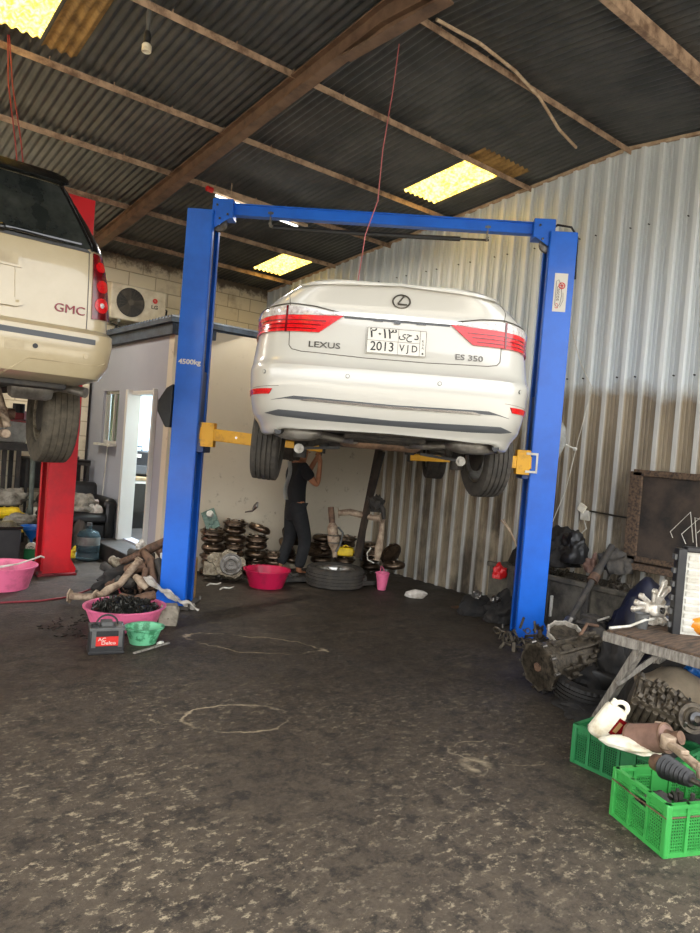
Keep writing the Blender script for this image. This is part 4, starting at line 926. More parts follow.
# round gearbox half standing on its edge
t = thing('gearbox_housing', 'cast gearbox housing with a round drum face, propped on edge beside the crimson basin', 'gearbox', (3.830, 6.798, 0.000), 0)
fr_ = RE(radians(68), 0, radians(-30))
b = MB(T((0, 0, .19)) @ fr_); n = 44
b.prism([((.17+.012*(i % 4 == 0)+.02*sin(i*.7))*cos(2*pi*i/n), (.15+.012*(i % 4 == 0)+.018*cos(i*.5))*sin(2*pi*i/n)) for i in range(n)], -.14, .03)
for i in range(11): a = 2*pi*i/11; b.cyl((.158*cos(a), .14*sin(a), .03), (.158*cos(a), .14*sin(a), .045), .012, seg=8)
b.box((-.2, -.05, -.06), (.16, .15, .13)).cyl((-.2, .06, -.1), (-.2, .06, .02), .05).box((-.15, .1, -.03), (.1, .06, .08)); b.build('casting', 'cast_alu', t, bevel=.006)
b = MB(T((0, 0, .19)) @ fr_ @ T((.02, 0, .03))); b.lathe([(.0, .03), (.02, .03), (.024, .012), (.05, .012), (.054, .026), (.07, .026), (.074, .01), (.1, .012), (.104, .028), (.12, .028), (.124, .0)], 40); b.build('drum_face', 'steel', t, smooth=50)
t = thing('valve_body', 'grey-green valve block with a round white cap propped on the left stack', 'gearbox part', (3.817, 7.193, 0.539), 0)
m = RE(radians(70), radians(-28), radians(-38)); b = MB(m).box((0, .12, 0), (.16, .24, .03))
for i in range(14): b.box((random.uniform(-.06, .06), random.uniform(.02, .22), .022), (random.uniform(.02, .05), random.uniform(.015, .04), .02))
b.build('plate', 'pcb_green', t, bevel=.003); MB(m).lathe([(0, .05), (.03, .05), (.034, .045), (.042, .02), (.042, 0)], 24, T((.02, .18, .01))).build('cap', 'grey_white', t)
o = MB().tube([(4.213, 7.195, 0.739), (4.278, 7.144, 0.758), (4.312, 7.117, 0.822), (4.327, 7.104, 0.871)], [.008, .012, .03, .012]).build('metal_ladle', 'steel'); tag(o, 'thin bent metal spoon-like bracket sticking up over the stacks', 'bracket')
o = lump('scrap_part', 'small crumpled shiny bracket in front of the tilted stack', 'scrap', (4.494, 7.135, 0.000), (.14, .1, .12), 'bright_alu', 4, amp=.7)
for i, (p, L) in enumerate([((3.544, 6.445, 0.000), 'bits of pale litter on the floor below the gearbox housing'), ((3.503, 6.662, 0.000), 'pale scrap strip on the floor beside the left blue column')]):
    o = MB().tube([(0, 0, .006), (.06, .05, .012), (.13, .02, .008), (.2, .07, .006)], .008, seg=5).build('litter', 'grey_white'); o.location = p; tag(o, L, 'litter')

basin('plastic_basin', 'crimson plastic basin standing on the floor left of the black-clad man', (4.130, 6.474, 0.000), .25, .19, .19, 'crimson_plastic')
basin('plastic_basin', 'pink plastic basin at the left edge in front of the red lift', (1.58, 7.2, 0), .31, .25, .22, 'pink_plastic')
o = MB().tube([(1.35, 7.0, .2), (1.7, 7.1, .235), (1.92, 7.22, .27)], .008).tube([(1.35, 7.03, .21), (1.7, 7.12, .23), (1.9, 7.28, .25)], .008).tube([(1.88, 7.2, .265), (1.94, 7.23, .28), (1.98, 7.26, .26)], .01).build('tongs', 'grey_white'); tag(o, 'pale metal tongs lying across the pink basin at the left edge', 'tool')
# tyre lying on the floor
t = thing('spare_tyre', 'tyre with a silver rim lying flat on the floor in front of the man', 'tyre', (4.93, 6.27, 0)); m = T((0, 0, .113)) @ R(radians(-90), 'Y')
tyre_bm(.335, .225, .22, M_=m).build('tyre', 'tyre_rubber', t, smooth=35); rm_ = rim_bm(.22, .225, m, spokes=7).build('wheel_rim', 'rim_metal', t, smooth=35)

# yellow can, buckets, poles among the stacks
t = thing('jerry_can', 'small yellow plastic can lying among the dark discs right of the man', 'can', (5.116, 6.344, 0.324)); 
b = MB(RE(0, 0, radians(-38))).box((0, 0, .055), (.19, .1, .1)).cyl((.09, 0, .055), (.12, 0, .055), .02); b.build('can_body', 'yellow_plastic', t, bevel=.022)
MB(RE(0, 0, radians(-38))).tor((0, -.03, .1), .03, .009, RE(pi/2), seg=20).build('handle', 'yellow_plastic', t)
t = thing('bucket', 'small dusty pink bucket standing below the steel wall', 'bucket', (5.342, 5.907, 0.000)); MB().lathe([(.0, 0), (.05, 0), (.078, .19), (.084, .195), (.08, .2), (.074, .19), (.046, .01), (.0, .01)], 28).build('pail', 'pink_plastic', t)
MB().tor((-.0, 0, .2), .07, .006, RE(radians(70), 0, .6), seg=20, a1=pi).build('handle', 'pink_plastic', t)
t = thing('catalytic_converter', 'rusty exhaust canister hanging upright on a pipe right of the man', 'exhaust part', (4.932, 6.299, 0.326)); base = Vector((4.932, 6.299, 0.326)); top = Vector((4.860, 6.357, 0.892)); d = top-base
MB().tube([(0, 0, 0), d*.12, d*.2, d*.28, d*.42, d*.46, d*.62, d*.72, d*1.0], [.03, .03, .045, .07, .072, .06, .062, .03, .03], seg=20).build('canister', 'pale_exhaust', t)
MB().tube([d*.62, d*.8, d*1.02], [.034, .038, .034], seg=14).build('upper_pipe', 'rust_steel', t); MB().tor(d*.3, .066, .01, seg=20).tor(d*.45, .07, .008, seg=20).build('clamp_band', 'steel', t)
pipe('exhaust_pipe', 'long pale rusty exhaust pipe lying level across the dark stacks', 'exhaust part', [(4.927, 6.303, 0.841), (5.035, 6.217, 0.863), (5.146, 6.128, 0.840), (5.223, 6.002, 0.821), (5.262, 5.907, 0.833)], [.035, .04, .04, .034, .04], 'pale_exhaust', flange=1.7)
pipe('exhaust_pipe', 'upright pale exhaust pipe ending above the small pink bucket', 'exhaust part', [(5.296, 5.944, 0.817), (5.299, 5.941, 0.631), (5.290, 5.948, 0.479), (5.281, 5.956, 0.339)], [.03, .034, .05, .03], 'pale_exhaust', flange=1.6)
pipe('leaning_timber', 'long black timber leaning on the corner of the office wall', 'timber', [(5.186, 5.968, 1.608), (5.165, 6.048, 1.024), (5.131, 6.140, 0.347)], [.045, .045, .04], 'dark_board', seg=4)
pipe('leaning_rod', 'thin black rod leaning beside the black timber', 'rod', [(5.265, 5.969, 1.590), (5.185, 6.096, 0.785), (5.234, 6.185, 0.300)], .018, 'cable_black')
lump('scrap_part', 'dark bracket part resting on the discs beside the steel wall', 'scrap', (5.228, 5.998, 0.891), (.16, .12, .16), 'underbody', 9, amp=.8)
pipe('scrap_lever', 'dark curved lever lying over the discs by the leaning timber', 'scrap', [(5.190, 6.029, 1.061), (5.237, 5.991, 1.031), (5.265, 5.904, 0.926), (5.281, 5.892, 0.824)], [.02, .035, .03, .02], 'underbody')
pipe('grey_cable', 'pale cable looping from the floor up behind the yellow can', 'cable', [(5.186, 5.968, 0.479), (5.154, 5.994, 0.418), (5.168, 5.983, 0.338), (5.223, 5.938, 0.309)], .008, 'grey_white')
pipe('grey_hose', 'short pale hose curling beside the exhaust canister', 'hose', [(4.907, 6.256, 0.684), (4.956, 6.216, 0.619), (4.938, 6.231, 0.478), (4.907, 6.256, 0.393)], .012, 'grey_plastic')
for i, (a, z0, L) in enumerate([((4.626, 6.545, 0.000), .0, 'left low dark metal tray behind the floor tyre'), ((5.095, 6.169, 0.000), .0, 'right low dark metal tray under the yellow can')]):
    b = MB().box((0, 0, .05), (.55, .2, .05), rot=RE(0, 0, radians(-8)))
    for k in range(10): b.box((random.uniform(-.25, .25), random.uniform(-.08, .08), .09), (.05, .04, .04), rot=RE(random.random(), random.random(), 1))
    o = b.build('metal_tray', 'underbody', bevel=.005); o.location = a; tag(o, L, 'tray')

# things at the foot of the steel wall
lump('rag', 'pale folded rag on the floor at the foot of the steel wall', 'rag', (5.441, 5.443, 0.000), (.24, .12, .09), 'cloth_white', 2, rz=-.6, amp=.15)
pk = (5.456, 5.111, 0.000)
lump('dark_sack', 'black crumpled sack, left one in the heap left of the right blue column', 'sack', (5.550, 4.651, 0.000), (.4, .3, .2), 'dark_cloth', 3); lump('dark_sack', 'black crumpled sack, right one in the heap next to the right blue column', 'sack', (5.618, 4.341, 0.000), (.5, .35, .26), 'dark_cloth', 5, amp=.35)
lump('red_bag', 'small shiny red bag on top of the black sacks', 'bag', (5.548, 4.396, 0.423), (.14, .1, .13), 'red_paint', 7, amp=.4)
lump('scrap_part', 'small pale metal part poking from the left black sack', 'scrap', (5.312, 4.458, 0.224), (.1, .08, .07), 'steel', 8, amp=.5); lump('scrap_part', 'small pale metal part in front of the right black sack', 'scrap', (5.373, 4.281, 0.220), (.1, .07, .06), 'steel', 10, amp=.5)
lump('flat_rag', 'flat reddish rag trodden into the floor', 'rag', (5.629, 4.833, 0.000), (.36, .12, .02), 'rust_steel', 11, rz=-.7, amp=.3)
pipe('loose_strip', 'thin pale strip leaning on the steel wall beside the blue column', 'strip', [(5.765, 4.607, 0.980), (5.810, 4.571, 0.922), (5.865, 4.527, 0.833), (5.915, 4.487, 0.701)], .008, 'conduit_pale'); pipe('loose_strip', 'second thin bent strip leaning beside the blue column', 'strip', [(5.821, 4.627, 0.988), (5.886, 4.574, 0.879), (5.934, 4.535, 0.767)], .006, 'conduit_pale')
lump('dark_sack', 'dark brown sack between the steel wall and the right blue column', 'sack', (5.958, 4.452, 0.000), (.3, .3, .75), 'dark_cloth', 13, amp=.25)

# ---- left front heap by the blue column
basin('plastic_tub', 'pink oval tub heaped with black metal shavings and bolts', (2.16, 5.50, 0), .30, .24, .17, 'pink_plastic', a=1.05)
b = MB(T((2.16, 5.50, .12)))
for i in range(420):
    a = random.random()*2*pi; rr = .27*math.sqrt(random.random()); z = .09*(1-(rr/.3)**2)+random.uniform(-.01, .02); ln = random.uniform(.015, .05)
    rt = RE(random.random()*3, random.random()*3, random.random()*6)
    b.box((rr*cos(a), rr*sin(a), z), (ln, random.uniform(.006, .016), .008), rot=rt)
b.lathe([(.0, .075), (.15, .06), (.27, .0), (.2, -.04), (.0, -.05)], 24)
o = b.build('metal_shavings', 'chips', smooth=0, merge=False); tag(o, 'heap of dark metal shavings and bolts filling the pink tub', 'metal shavings', kind='stuff')
b = MB()
for i in range(150):
    a = random.random()*2*pi; rr = random.uniform(.25, .62); b.box((1.98+rr*cos(a)*.75, 5.55+rr*sin(a)*.6, .006), (random.uniform(.01, .05), .008, .008), rot=RE(0, 0, random.random()*6))
tag(b.build('floor_swarf', 'chips', smooth=0, merge=False), 'dark metal shavings scattered on the floor around the pink tub', 'metal shavings', kind='stuff')
t = thing('car_battery', 'black car battery with a red label in front of the pink tub', 'battery', (1.80, 4.9, 0), radians(-14))
MB().box((0, 0, .085), (.235, .17, .17)).box((0, 0, .012), (.245, .18, .024)).build('case', 'black_plastic', t, bevel=.005)
MB().box((0, 0, .178), (.24, .176, .022)).box((0, .02, .2), (.08, .1, .03)).build('lid', 'grey_plastic', t, bevel=.004)
for sx in (-1, 1): MB().cyl((sx*.085, -.04, .185), (sx*.085, -.04, .215), .012).box((sx*.085, -.03, .19), (.05, .05, .02)).build('terminal', 'steel' if sx > 0 else 'black_plastic', t)
MB().tor((0, -.02, .19), .075, .007, RE(radians(80)), seg=16, ms=6, a1=pi).build('carry_handle', 'black_plastic', t)
for dx in (-.09, .09): MB().box((dx, -.087, .11), (.03, .008, .12)).build('side_rib', 'grey_plastic', t, bevel=.002)
MB().box((0, -.0885, .095), (.165, .004, .066)).build('label', 'label_red', t)
text_on('label_writing', 'AC', .034, 'label_white', t, T((-.035, -.0915, .108)) @ R(radians(90), 'X'), sx=1.2); text_on('label_writing', 'Delco', .034, 'label_white', t, T((.01, -.0915, .082)) @ R(radians(90), 'X'), sx=1.2)
basin('plastic_bowl', 'mint green speckled bowl right of the car battery', (2.12, 4.99, 0), .125, .09, .125, 'mint_plastic', a=1.1)
o = MB().bar((1.95, 4.74, .01), (2.28, 4.88, .01), .02, .012).build('wood_splinter', 'grey_timber'); tag(o, 'thin pale stick on the floor in front of the green bowl', 'stick')
lump('pebble', 'small white pebble right of the green bowl', 'pebble', (2.209, 4.878, 0.000), (.05, .04, .03), 'grey_white', 2)
t = MB().prism([(-.07, 0), (.075, 0), (.085, .12), (.06, .17), (-.06, .165), (-.075, .1)], -.06, .06, RE(radians(90), 0, radians(-30))).cyl((.02, -.075, .09), (.02, -.07, .09), .012).cyl((-.03, -.06, .06), (-.03, -.06, .065), .009).build('concrete_block', 'concrete', bevel=.012); t.location = (2.50, 5.40, 0); tag(t, 'worn pale concrete block right of the pink tub', 'block')
t = MB().box((0, 0, .2), (.13, .13, .4)).build('timber_block', 'ochre_wood', bevel=.01); t.location = (3.07, 6.22, 0); t.rotation_euler = (0, 0, -.6); tag(t, 'ochre timber block standing behind the left blue column', 'timber block')
b = MB().grid(30, 6, lambda a, c: (2.52+a*.42+.02*sin(c*9), 5.98-a*.2+(c-.5)*.12, .26*(1-a)**1.3+.02+.02*sin(a*17+c*5)+.012*sin(c*12)))
o = b.build('white_cloth', 'cloth_white', smooth=80); md = o.modifiers.new('t', 'SOLIDIFY'); md.thickness = .006; tag(o, 'dirty white cloth trailing from the pipes to the foot of the blue column', 'cloth')
pipe('exhaust_pipe', 'pale square-ended exhaust pipe lying left of the pink tub', 'exhaust part', [(1.958, 6.312, 0.079), (2.063, 6.228, 0.081), (2.136, 6.105, 0.102)], [.035, .03, .034], 'pale_exhaust', flange=1.9)
pipe('exhaust_pipe', 'rusty elbow pipe rising from the tub towards the column', 'exhaust part', [(2.150, 6.093, 0.095), (2.245, 6.146, 0.149), (2.364, 6.179, 0.190), (2.513, 6.316, 0.286), (2.614, 6.363, 0.360)], [.04, .04, .032, .036, .04], 'pale_exhaust', flange=1.4)
pipe('drive_shaft', 'rusty shaft with joints lying over the back of the pink tub', 'drive shaft', [(2.133, 5.723, 0.135), (2.196, 5.672, 0.185), (2.276, 5.609, 0.184), (2.374, 5.594, 0.197), (2.447, 5.600, 0.208)], [.03, .045, .03, .045, .035], 'rust_steel', flange=1.5)
pipe('drive_shaft', 'brown shaft slanting down against the left blue column', 'drive shaft', [(2.671, 6.446, 0.441), (2.688, 6.303, 0.377), (2.669, 6.191, 0.274), (2.666, 6.065, 0.139)], [.03, .045, .03, .042], 'rust_steel', flange=1.4)
pipe('drive_shaft', 'dark axle shaft with rubber boots at the back of the scrap heap', 'drive shaft', [(2.489, 6.975, 0.204), (2.520, 6.823, 0.170), (2.577, 6.649, 0.181), (2.646, 6.465, 0.203)], [.045, .035, .06, .02], 'underbody', flange=1.2)
pipe('drive_shaft', 'slim rusty rod lying across the top of the scrap heap', 'drive shaft', [(2.547, 6.673, 0.297), (2.644, 6.595, 0.357), (2.763, 6.499, 0.449), (2.882, 6.404, 0.541)], [.03, .035, .05, .04], 'rust_steel', flange=1.3)
pipe('drive_shaft', 'short thick knuckle in the middle of the scrap heap', 'drive shaft', [(2.514, 6.442, 0.253), (2.595, 6.378, 0.300), (2.669, 6.319, 0.317)], [.05, .06, .04], 'rust_steel', flange=1.1)
pipe('drive_shaft', 'brown bent bracket hanging towards the white cloth', 'drive shaft', [(2.514, 6.187, 0.245), (2.520, 6.053, 0.225), (2.559, 6.022, 0.173)], [.03, .045, .03], 'pale_exhaust')
lump('scrap_heap_core', 'low dark oily lump under the scrap pipes', 'scrap', (2.692, 6.685, 0.000), (.75, .5, .27), 'dark_cloth', 21, amp=.3)
for i, (a, c, r_, mt, L) in enumerate([((2.387, 6.544, 0.104), (2.481, 6.341, 0.188), .04, 'rust_steel', 'stubby rusty joint at the left of the scrap heap'), ((2.422, 6.388, 0.182), (2.496, 6.201, 0.177), .045, 'underbody', 'black stubby shaft in the lower scrap heap'), ((2.623, 6.227, 0.298), (2.510, 6.062, 0.150), .035, 'rust_steel', 'rusty shaft standing in the scrap heap beside the white cloth'), ((2.649, 6.719, 0.386), (2.744, 6.515, 0.377), .04, 'underbody', 'dark short shaft on the back of the scrap heap'), ((2.856, 6.553, 0.478), (2.883, 6.404, 0.392), .05, 'rust_steel', 'brown round-ended part touching the left blue column'), ((2.586, 7.026, 0.253), (2.640, 6.854, 0.220), .05, 'cast_alu', 'dull grey casting at the far left of the scrap heap')]):
    a, c = Vector(a), Vector(c); d = c-a; pipe('shaft_piece', L, 'drive shaft', [a, a+d*.3, a+d*.4, a+d*.8, c], [r_, r_*.7, r_*1.1, r_*1.1, r_*.5], mt)
pipe('coil_spring_arm', 'dark bent arm beside the base of the left blue column', 'scrap', [(2.748, 6.255, 0.383), (2.744, 6.131, 0.263), (2.696, 6.041, 0.123)], [.04, .03, .045], 'underbody')
o = MB().cyl((2.774, 6.235, 0.454), (2.775, 6.234, 0.309), .016).build('aerosol_tube', 'grey_white'); tag(o, 'slim cream tube clipped beside the left blue column', 'tube')
pipe('air_hose', 'thin red hose running along the floor to the scrap heap', 'hose', [(1.441, 6.519, 0.012), (1.762, 6.487, 0.012), (2.044, 6.558, 0.012), (2.274, 6.763, 0.017), (2.364, 6.563, 0.111), (2.425, 6.386, 0.125), (2.377, 6.168, 0.080), (2.207, 5.920, 0.076)], .009, 'cable_red')
lump('paper_scrap', 'crumpled white paper on the floor beside the water bottle', 'paper', (2.992, 9.263, 0.000), (.12, .09, .06), 'cloth_white', 14, amp=.5); lump('paper_scrap', 'crumpled white paper on top of the scrap heap', 'paper', (2.733, 6.651, 0.425), (.1, .08, .08), 'cloth_white', 15, amp=.4)

# ---- bay behind the red column
t = thing('storage_rack', 'dark metal rack with a black top against the block wall at the left', 'rack', (1.55, 10.0, 0))
MB().box((0, 0, 1.27), (1.66, .5, .1)).build('shelf', 'shelf_dark', t, bevel=.005)
for x in (-.75, .55, .72):
    for y in (-.2, .2): MB().box((x, y, .61), (.05, .05, 1.22)).build('leg', 'shelf_dark', t)
MB().box((0, .2, .5), (1.5, .03, .06)).build('brace', 'shelf_dark', t)
o = MB().box((0, 0, .18), (.9, .35, .36)).build('storage_box', 'galvanised', bevel=.008); o.location = (1.9, 9.97, 1.325); tag(o, 'pale blue-grey block-like box on top of the dark rack', 'box')
t = thing('tool_chest', 'black chest with a round tan emblem behind the pink basin at the left edge', 'chest', (1.55, 8.42, 0))
MB().box((-.05, 0, .21), (.95, .5, .42)).build('chest_body', 'black_plastic', t, bevel=.015); MB().box((-.05, 0, .43), (.98, .53, .03)).build('lid', 'gloss_black', t, bevel=.006)
MB().sph((.02, -.255, .2), .07, (1, .08, .85)).build('round_emblem', 'pale_exhaust', t)
for i, (p, d, mt, L) in enumerate([((2.087, 9.348, 0.452), (.34, .22, .12), 'yellow_plastic', 'yellow wrapped bundle on the black chest'), ((2.105, 9.077, 0.314), (.5, .3, .07), 'yellow_plastic', 'flat yellow bag on the black chest below the bundle'), ((2.182, 9.144, 0.416), (.34, .24, .12), 'cloth_grey', 'grey rag lying on the yellow bags'), ((2.151, 9.681, 0.580), (.45, .3, .2), 'cloth_grey', 'grey crumpled cloth behind the yellow bundle'), ((2.526, 9.509, 0.144), (.22, .3, .4), 'dark_cloth', 'dark bag beside the red column behind the funnel')]):
    lump('cloth_bundle', L, 'bundle', (p[0], p[1], p[2]-.06), d, mt, 30+i, amp=.35)
t = thing('funnel', 'blue plastic funnel standing in a green and white oil bottle', 'funnel', (2.143, 8.406, 0.187)); MB().lathe([(.012, 0), (.014, .06), (.02, .075), (.105, .19), (.14, .2), (.142, .235), (.136, .235), (.132, .208), (.1, .2), (.012, .08), (.008, .0)], 36, closed=True).build('cone', 'blue_plastic', t)
t = thing('oil_bottle', 'green and white motor oil bottle under the blue funnel', 'bottle', (2.157, 8.395, 0.000)); 
MB(RE(0, 0, radians(-38))).box((0, 0, .08), (.17, .09, .16)).build('bottle_body', 'deep_green_plastic', t, bevel=.018); MB(RE(0, 0, radians(-38))).prism([(-.07, .08), (.06, .07), (.08, .13), (.06, .22), (-.03, .235), (-.075, .19)], -.03, .03, R(radians(90), 'X') ).build('upper_body', 'white_plastic', t, bevel=.01)
b = MB(RE(0, 0, radians(-38)) @ T((0, -.034, .165)) @ R(radians(90), 'X')); b.tor((0, 0, 0), 1, .09, seg=24, ms=5); 
for v in b.bm.verts: pass
b.bm.free(); b = MB(RE(0, 0, radians(-38)) @ T((0, -.036, .165)) @ R(radians(90), 'X') @ Matrix.Diagonal((.038, .026, .03, 1))); b.tor((0, 0, 0), 1, .09, seg=24, ms=5); b.tor((0, .25, 0), .45, .09, Matrix.Diagonal((1.2, .8, 1, 1)), seg=20, ms=5); b.tor((0, 0, 0), .5, .09, Matrix.Diagonal((.5, 1.9, 1, 1)), seg=20, ms=5); b.build('brand_mark', 'ink_grey', t)
o = MB().lathe([(0, 0), (.09, 0), (.12, .2), (.125, .205), (.115, .2), (.085, .01), (0, .01)], 28).build('white_bucket', 'white_plastic', smooth=40); o.location = (2.488, 9.539, 0.272); o.rotation_euler = (radians(-25), radians(20), 0); tag(o, 'tilted off-white bucket behind the blue funnel', 'bucket')
pipe('steel_post', 'slim grey-green post standing behind the blue funnel', 'post', [(2.345, 9.397, 1.191), (2.356, 9.388, 0.615), (2.380, 9.369, 0.000)], .03, 'grey_post')
o = MB().tor((2.641, 9.801, 0.303), .3, .02, RE(radians(80), 0, radians(30)), seg=36, a0=.3, a1=3.0).build('hose_loop', 'grey_post'); tag(o, 'grey-green hose arching behind the red column', 'hose')
# sofa, shelf, bottle
t = thing('armchair', 'black leather armchair against the grey office wall', 'armchair', (2.86, 9.2, 0))
MB().box((0, .02, .2), (.78, .6, .34)).build('base', 'leather_black', t, bevel=.03); MB().box((0, -.05, .44), (.62, .6, .14)).build('seat_cushion', 'leather_black', t, bevel=.05)
MB().box((0, .27, .62), (.7, .16, .5), rot=RE(radians(-8))).build('backrest', 'leather_black', t, bevel=.06)
for sx in (-1, 1): MB().box((sx*.34, -.02, .4), (.12, .64, .5)).cyl((sx*.34, -.33, .62), (sx*.34, .3, .62), .085, seg=24).build('armrest', 'leather_black', t, bevel=.03)
lump('clothes_bundle', 'grey bundle of clothes lying on the black armchair', 'clothes', (2.88, 9.1, .52), (.42, .34, .22), 'cloth_grey', 41, amp=.4)
lump('cloth', 'white cloth corner hanging over the armchair seat', 'cloth', (3.02, 8.95, .51), (.14, .12, .14), 'cloth_white', 42, amp=.5)
t = thing('oil_can', 'tall yellow plastic can standing beside the red column on the armchair', 'can', (2.66, 9.0, .51)); MB().box((0, 0, .13), (.1, .1, .26)).build('can_body', 'yellow_plastic', t, bevel=.02); MB().cyl((0, 0, .26), (0, 0, .3), .02).build('cap', 'yellow_plastic', t)
t = thing('side_shelf', 'black metal shelf unit above the armchair beside the red column', 'shelf', (2.8, 10.05, 0)); MB().box((0, 0, 1.12), (.85, .4, .03)).box((0, -.19, 1.09), (.85, .02, .06)).build('top_board', 'shelf_dark', t)
for x in (-.4, .4):
    for y in (-.18, .18): MB().box((x, y, .55), (.03, .03, 1.1)).build('leg', 'shelf_dark', t)
MB().box((0, .15, .9), (.8, .02, .4)).build('back_panel', 'shelf_dark', t)
for i, (x, d, mt, L) in enumerate([(2.62, (.16, .1, .07), 'cloth_white', 'white crumpled rag on the left of the black shelf'), (2.8, (.2, .1, .04), 'black_plastic', 'black flat tool on the middle of the black shelf'), (2.98, (.2, .12, .03), 'black_plastic', 'black flat tool on the right of the black shelf'), (3.05, (.1, .06, .05), 'grey_plastic', 'small grey part at the right end of the black shelf')]):
    lump('shelf_item', L, 'small part', (x, 9.95+.03*(i % 2), 1.136), d, mt, 50+i, amp=.3)
o = MB().tube([(3.26, 9.35, 3.0-.9), (3.27, 9.36, 1.3), (3.26, 9.4, .5)], .008).build('wall_cable', 'grey_white'); tag(o, 'thin cable running down the grey office wall beside the window', 'cable')
t = thing('water_bottle', 'large clear blue water cooler bottle standing on the floor beside the red column', 'bottle', (2.788, 8.401, 0.000))
MB().lathe([(.0, .0), (.11, .0), (.135, .015), (.135, .09), (.128, .1), (.135, .11), (.135, .19), (.128, .2), (.135, .21), (.133, .3), (.11, .35), (.05, .375), (.03, .385), (.028, .43), (.0, .43)], 36).build('bottle_body', 'glass_bottle', t, smooth=50); MB().cyl((0, 0, .42), (0, 0, .455), .032).build('cap', 'grey_plastic', t)
MB(T((0, 0, .24))).lathe_open([(.136, -.05), (.1365, .05)], 24).build('label', 'galvanised', t)
lump('yellow_bag', 'small yellow bag at the foot of the red column', 'bag', (2.707, 8.595, 0.000), (.16, .1, .13), 'yellow_plastic', 61, amp=.3)
lump('plant_basket', 'dark wicker-like lump between the red column and the water bottle', 'basket', (2.793, 8.910, 0.000), (.2, .2, .4), 'dark_board', 62, amp=.4)

# ---- right side: steel trough with scrap
t = thing('steel_trough', 'long grimy grey steel trough with upright ribs beside the right blue column', 'trough', (5.88, 3.45, 0))
b = MB().box((-.23, 0, .27), (.03, 2.3, .54)).box((.23, 0, .27), (.03, 2.3, .54)).box((0, 1.14, .27), (.46, .03, .54)).box((0, -1.14, .27), (.46, .03, .54)).box((0, 0, .03), (.46, 2.3, .04)); b.build('shell', 'trough_grey', t, bevel=.006)
MB().box((-.245, 0, .53), (.05, 2.34, .05)).build('rim', 'trough_grey', t, bevel=.01)
for k in range(5): MB().box((-.262, .85-k*.42, .26), (.04, .07, .5)).build('upright_rib', 'underbody', t, bevel=.008)
for i, (p, d, mt, L) in enumerate([((6.066, 3.981, 0.659), (.4, .4, .35), 'dark_cloth', 'black bag sticking out of the left end of the trough'), ((6.114, 3.815, 0.726), (.3, .25, .3), 'black_plastic', 'black plastic part in the trough beside the shaft'), ((6.031, 3.625, 0.656), (.12, .12, .14), 'brown_tin', 'brown tin lying in the trough beside the shaft'), ((6.000, 3.394, 0.709), (.35, .25, .2), 'underbody', 'dark scrap part in the middle of the trough')]):
    lump('trough_item', L, 'scrap', (min(p[0], 5.95), p[1], max(p[2], .45)-.05), d, mt, 70+i, amp=.45)
for i, (a, c, L) in enumerate([((5.929, 3.450, 0.571), (6.101, 3.441, 0.801), 'left thin metal strip sticking out of the trough'), ((5.915, 3.334, 0.595), (6.097, 3.316, 0.776), 'right thin metal strip sticking out of the trough'), ((6.054, 4.119, 0.481), (6.138, 4.052, 0.766), 'thin strip leaning behind the right blue column')]):
    pipe('metal_strip', L, 'strip', [a, c], .012, 'steel', seg=5)
t = thing('propeller_shaft', 'long dark shaft leaning diagonally out of the trough', 'drive shaft', (5.149, 3.307, 0.286)); p0 = Vector((5.149, 3.307, 0.286)); p1 = Vector((5.804, 3.359, 0.907)); d = p1-p0
MB().tube([(0, 0, 0), d*.05, d*.07, d*.55, d*.57, d*.7, d*.72, d], [.03, .04, .026, .028, .04, .04, .03, .03], seg=16).build('shaft', 'underbody', t)
MB().tube([d*-.04, d*.03], .045, seg=12).build('joint', 'steel', t); MB().tube([d*.52, d*.6], .046, seg=16).build('centre_bearing', 'rust_steel', t)
o = lump('blue_tarp', 'dark blue plastic sheet bulging behind the bench', 'tarp', (5.45, 2.75, .0), (.62, .62, .68), 'blue_cloth', 81, amp=.22); 

# ---- transmission on the floor
t = thing('transmission', 'big dirty automatic gearbox lying on the floor left of the bench', 'gearbox', (4.071, 2.825, 0.000)); P0 = Vector((4.071, 2.825, 0.194)); P1 = Vector((4.892, 2.680, 0.315)); ax = (P1-P0); m, L = align(Vector((0, 0, P0.z)), Vector((0, 0, P0.z))+ax)
b = MB(m); n = 40
rad_ = lambda i, r: r*(1+.06*(i % 5 == 0)+.04*sin(i*1.3))
b.prism([(rad_(i, .165)*cos(2*pi*i/n), rad_(i, .165)*sin(2*pi*i/n)) for i in range(n)], 0, .025); b.lathe([(.155, .0), (.158, .03), (.15, .08), (.13, .17), (.125, .2), (.12, .45), (.1, .5), (.085, .62), (.06, .66), (.055, L+.05), (.0, L+.05)], 36)
b.lathe([(.15, .0), (.13, .04), (.11, .1), (.04, .11), (.0, .11)], 30)
for i in range(8): a = 2*pi*i/8; b.bar((.135*cos(a), .135*sin(a), .1), (.12*cos(a), .12*sin(a), .5), .02, .035)
for i in range(60):
    a = random.random()*2*pi; z = random.uniform(.1, .58); r = .125; b.box((r*cos(a), r*sin(a), z), (random.uniform(.02, .06), random.uniform(.02, .06), random.uniform(.02, .07)), rot=RE(0, 0, a))
b.build('casting', 'dirty_alu', t, bevel=.004)
b = MB(m)
for i in range(10): a = 2*pi*i/10; b.cyl((.17*cos(a), .17*sin(a), -.008), (.17*cos(a), .17*sin(a), .032), .011, seg=8)
b.build('flange_bolt', 'steel', t)
b = MB(m).lathe([(.0, -.01), (.03, -.01), (.035, .02), (.09, .03), (.1, .06)], 24); b.build('input_hub', 'rust_steel', t)
b = MB(m)
for i in range(4): b.tube([(.13, .0+.02*i, .12+.02*i), (.17, .03, .25+.03*i), (.14, .02, .45), (.1, .0, .6)], .008, seg=6)
b.tube([(0, .13, .4), (.02, .2, .5), (.03, .16, .62)], .012); b.build('pipe_run', 'rust_steel', t)
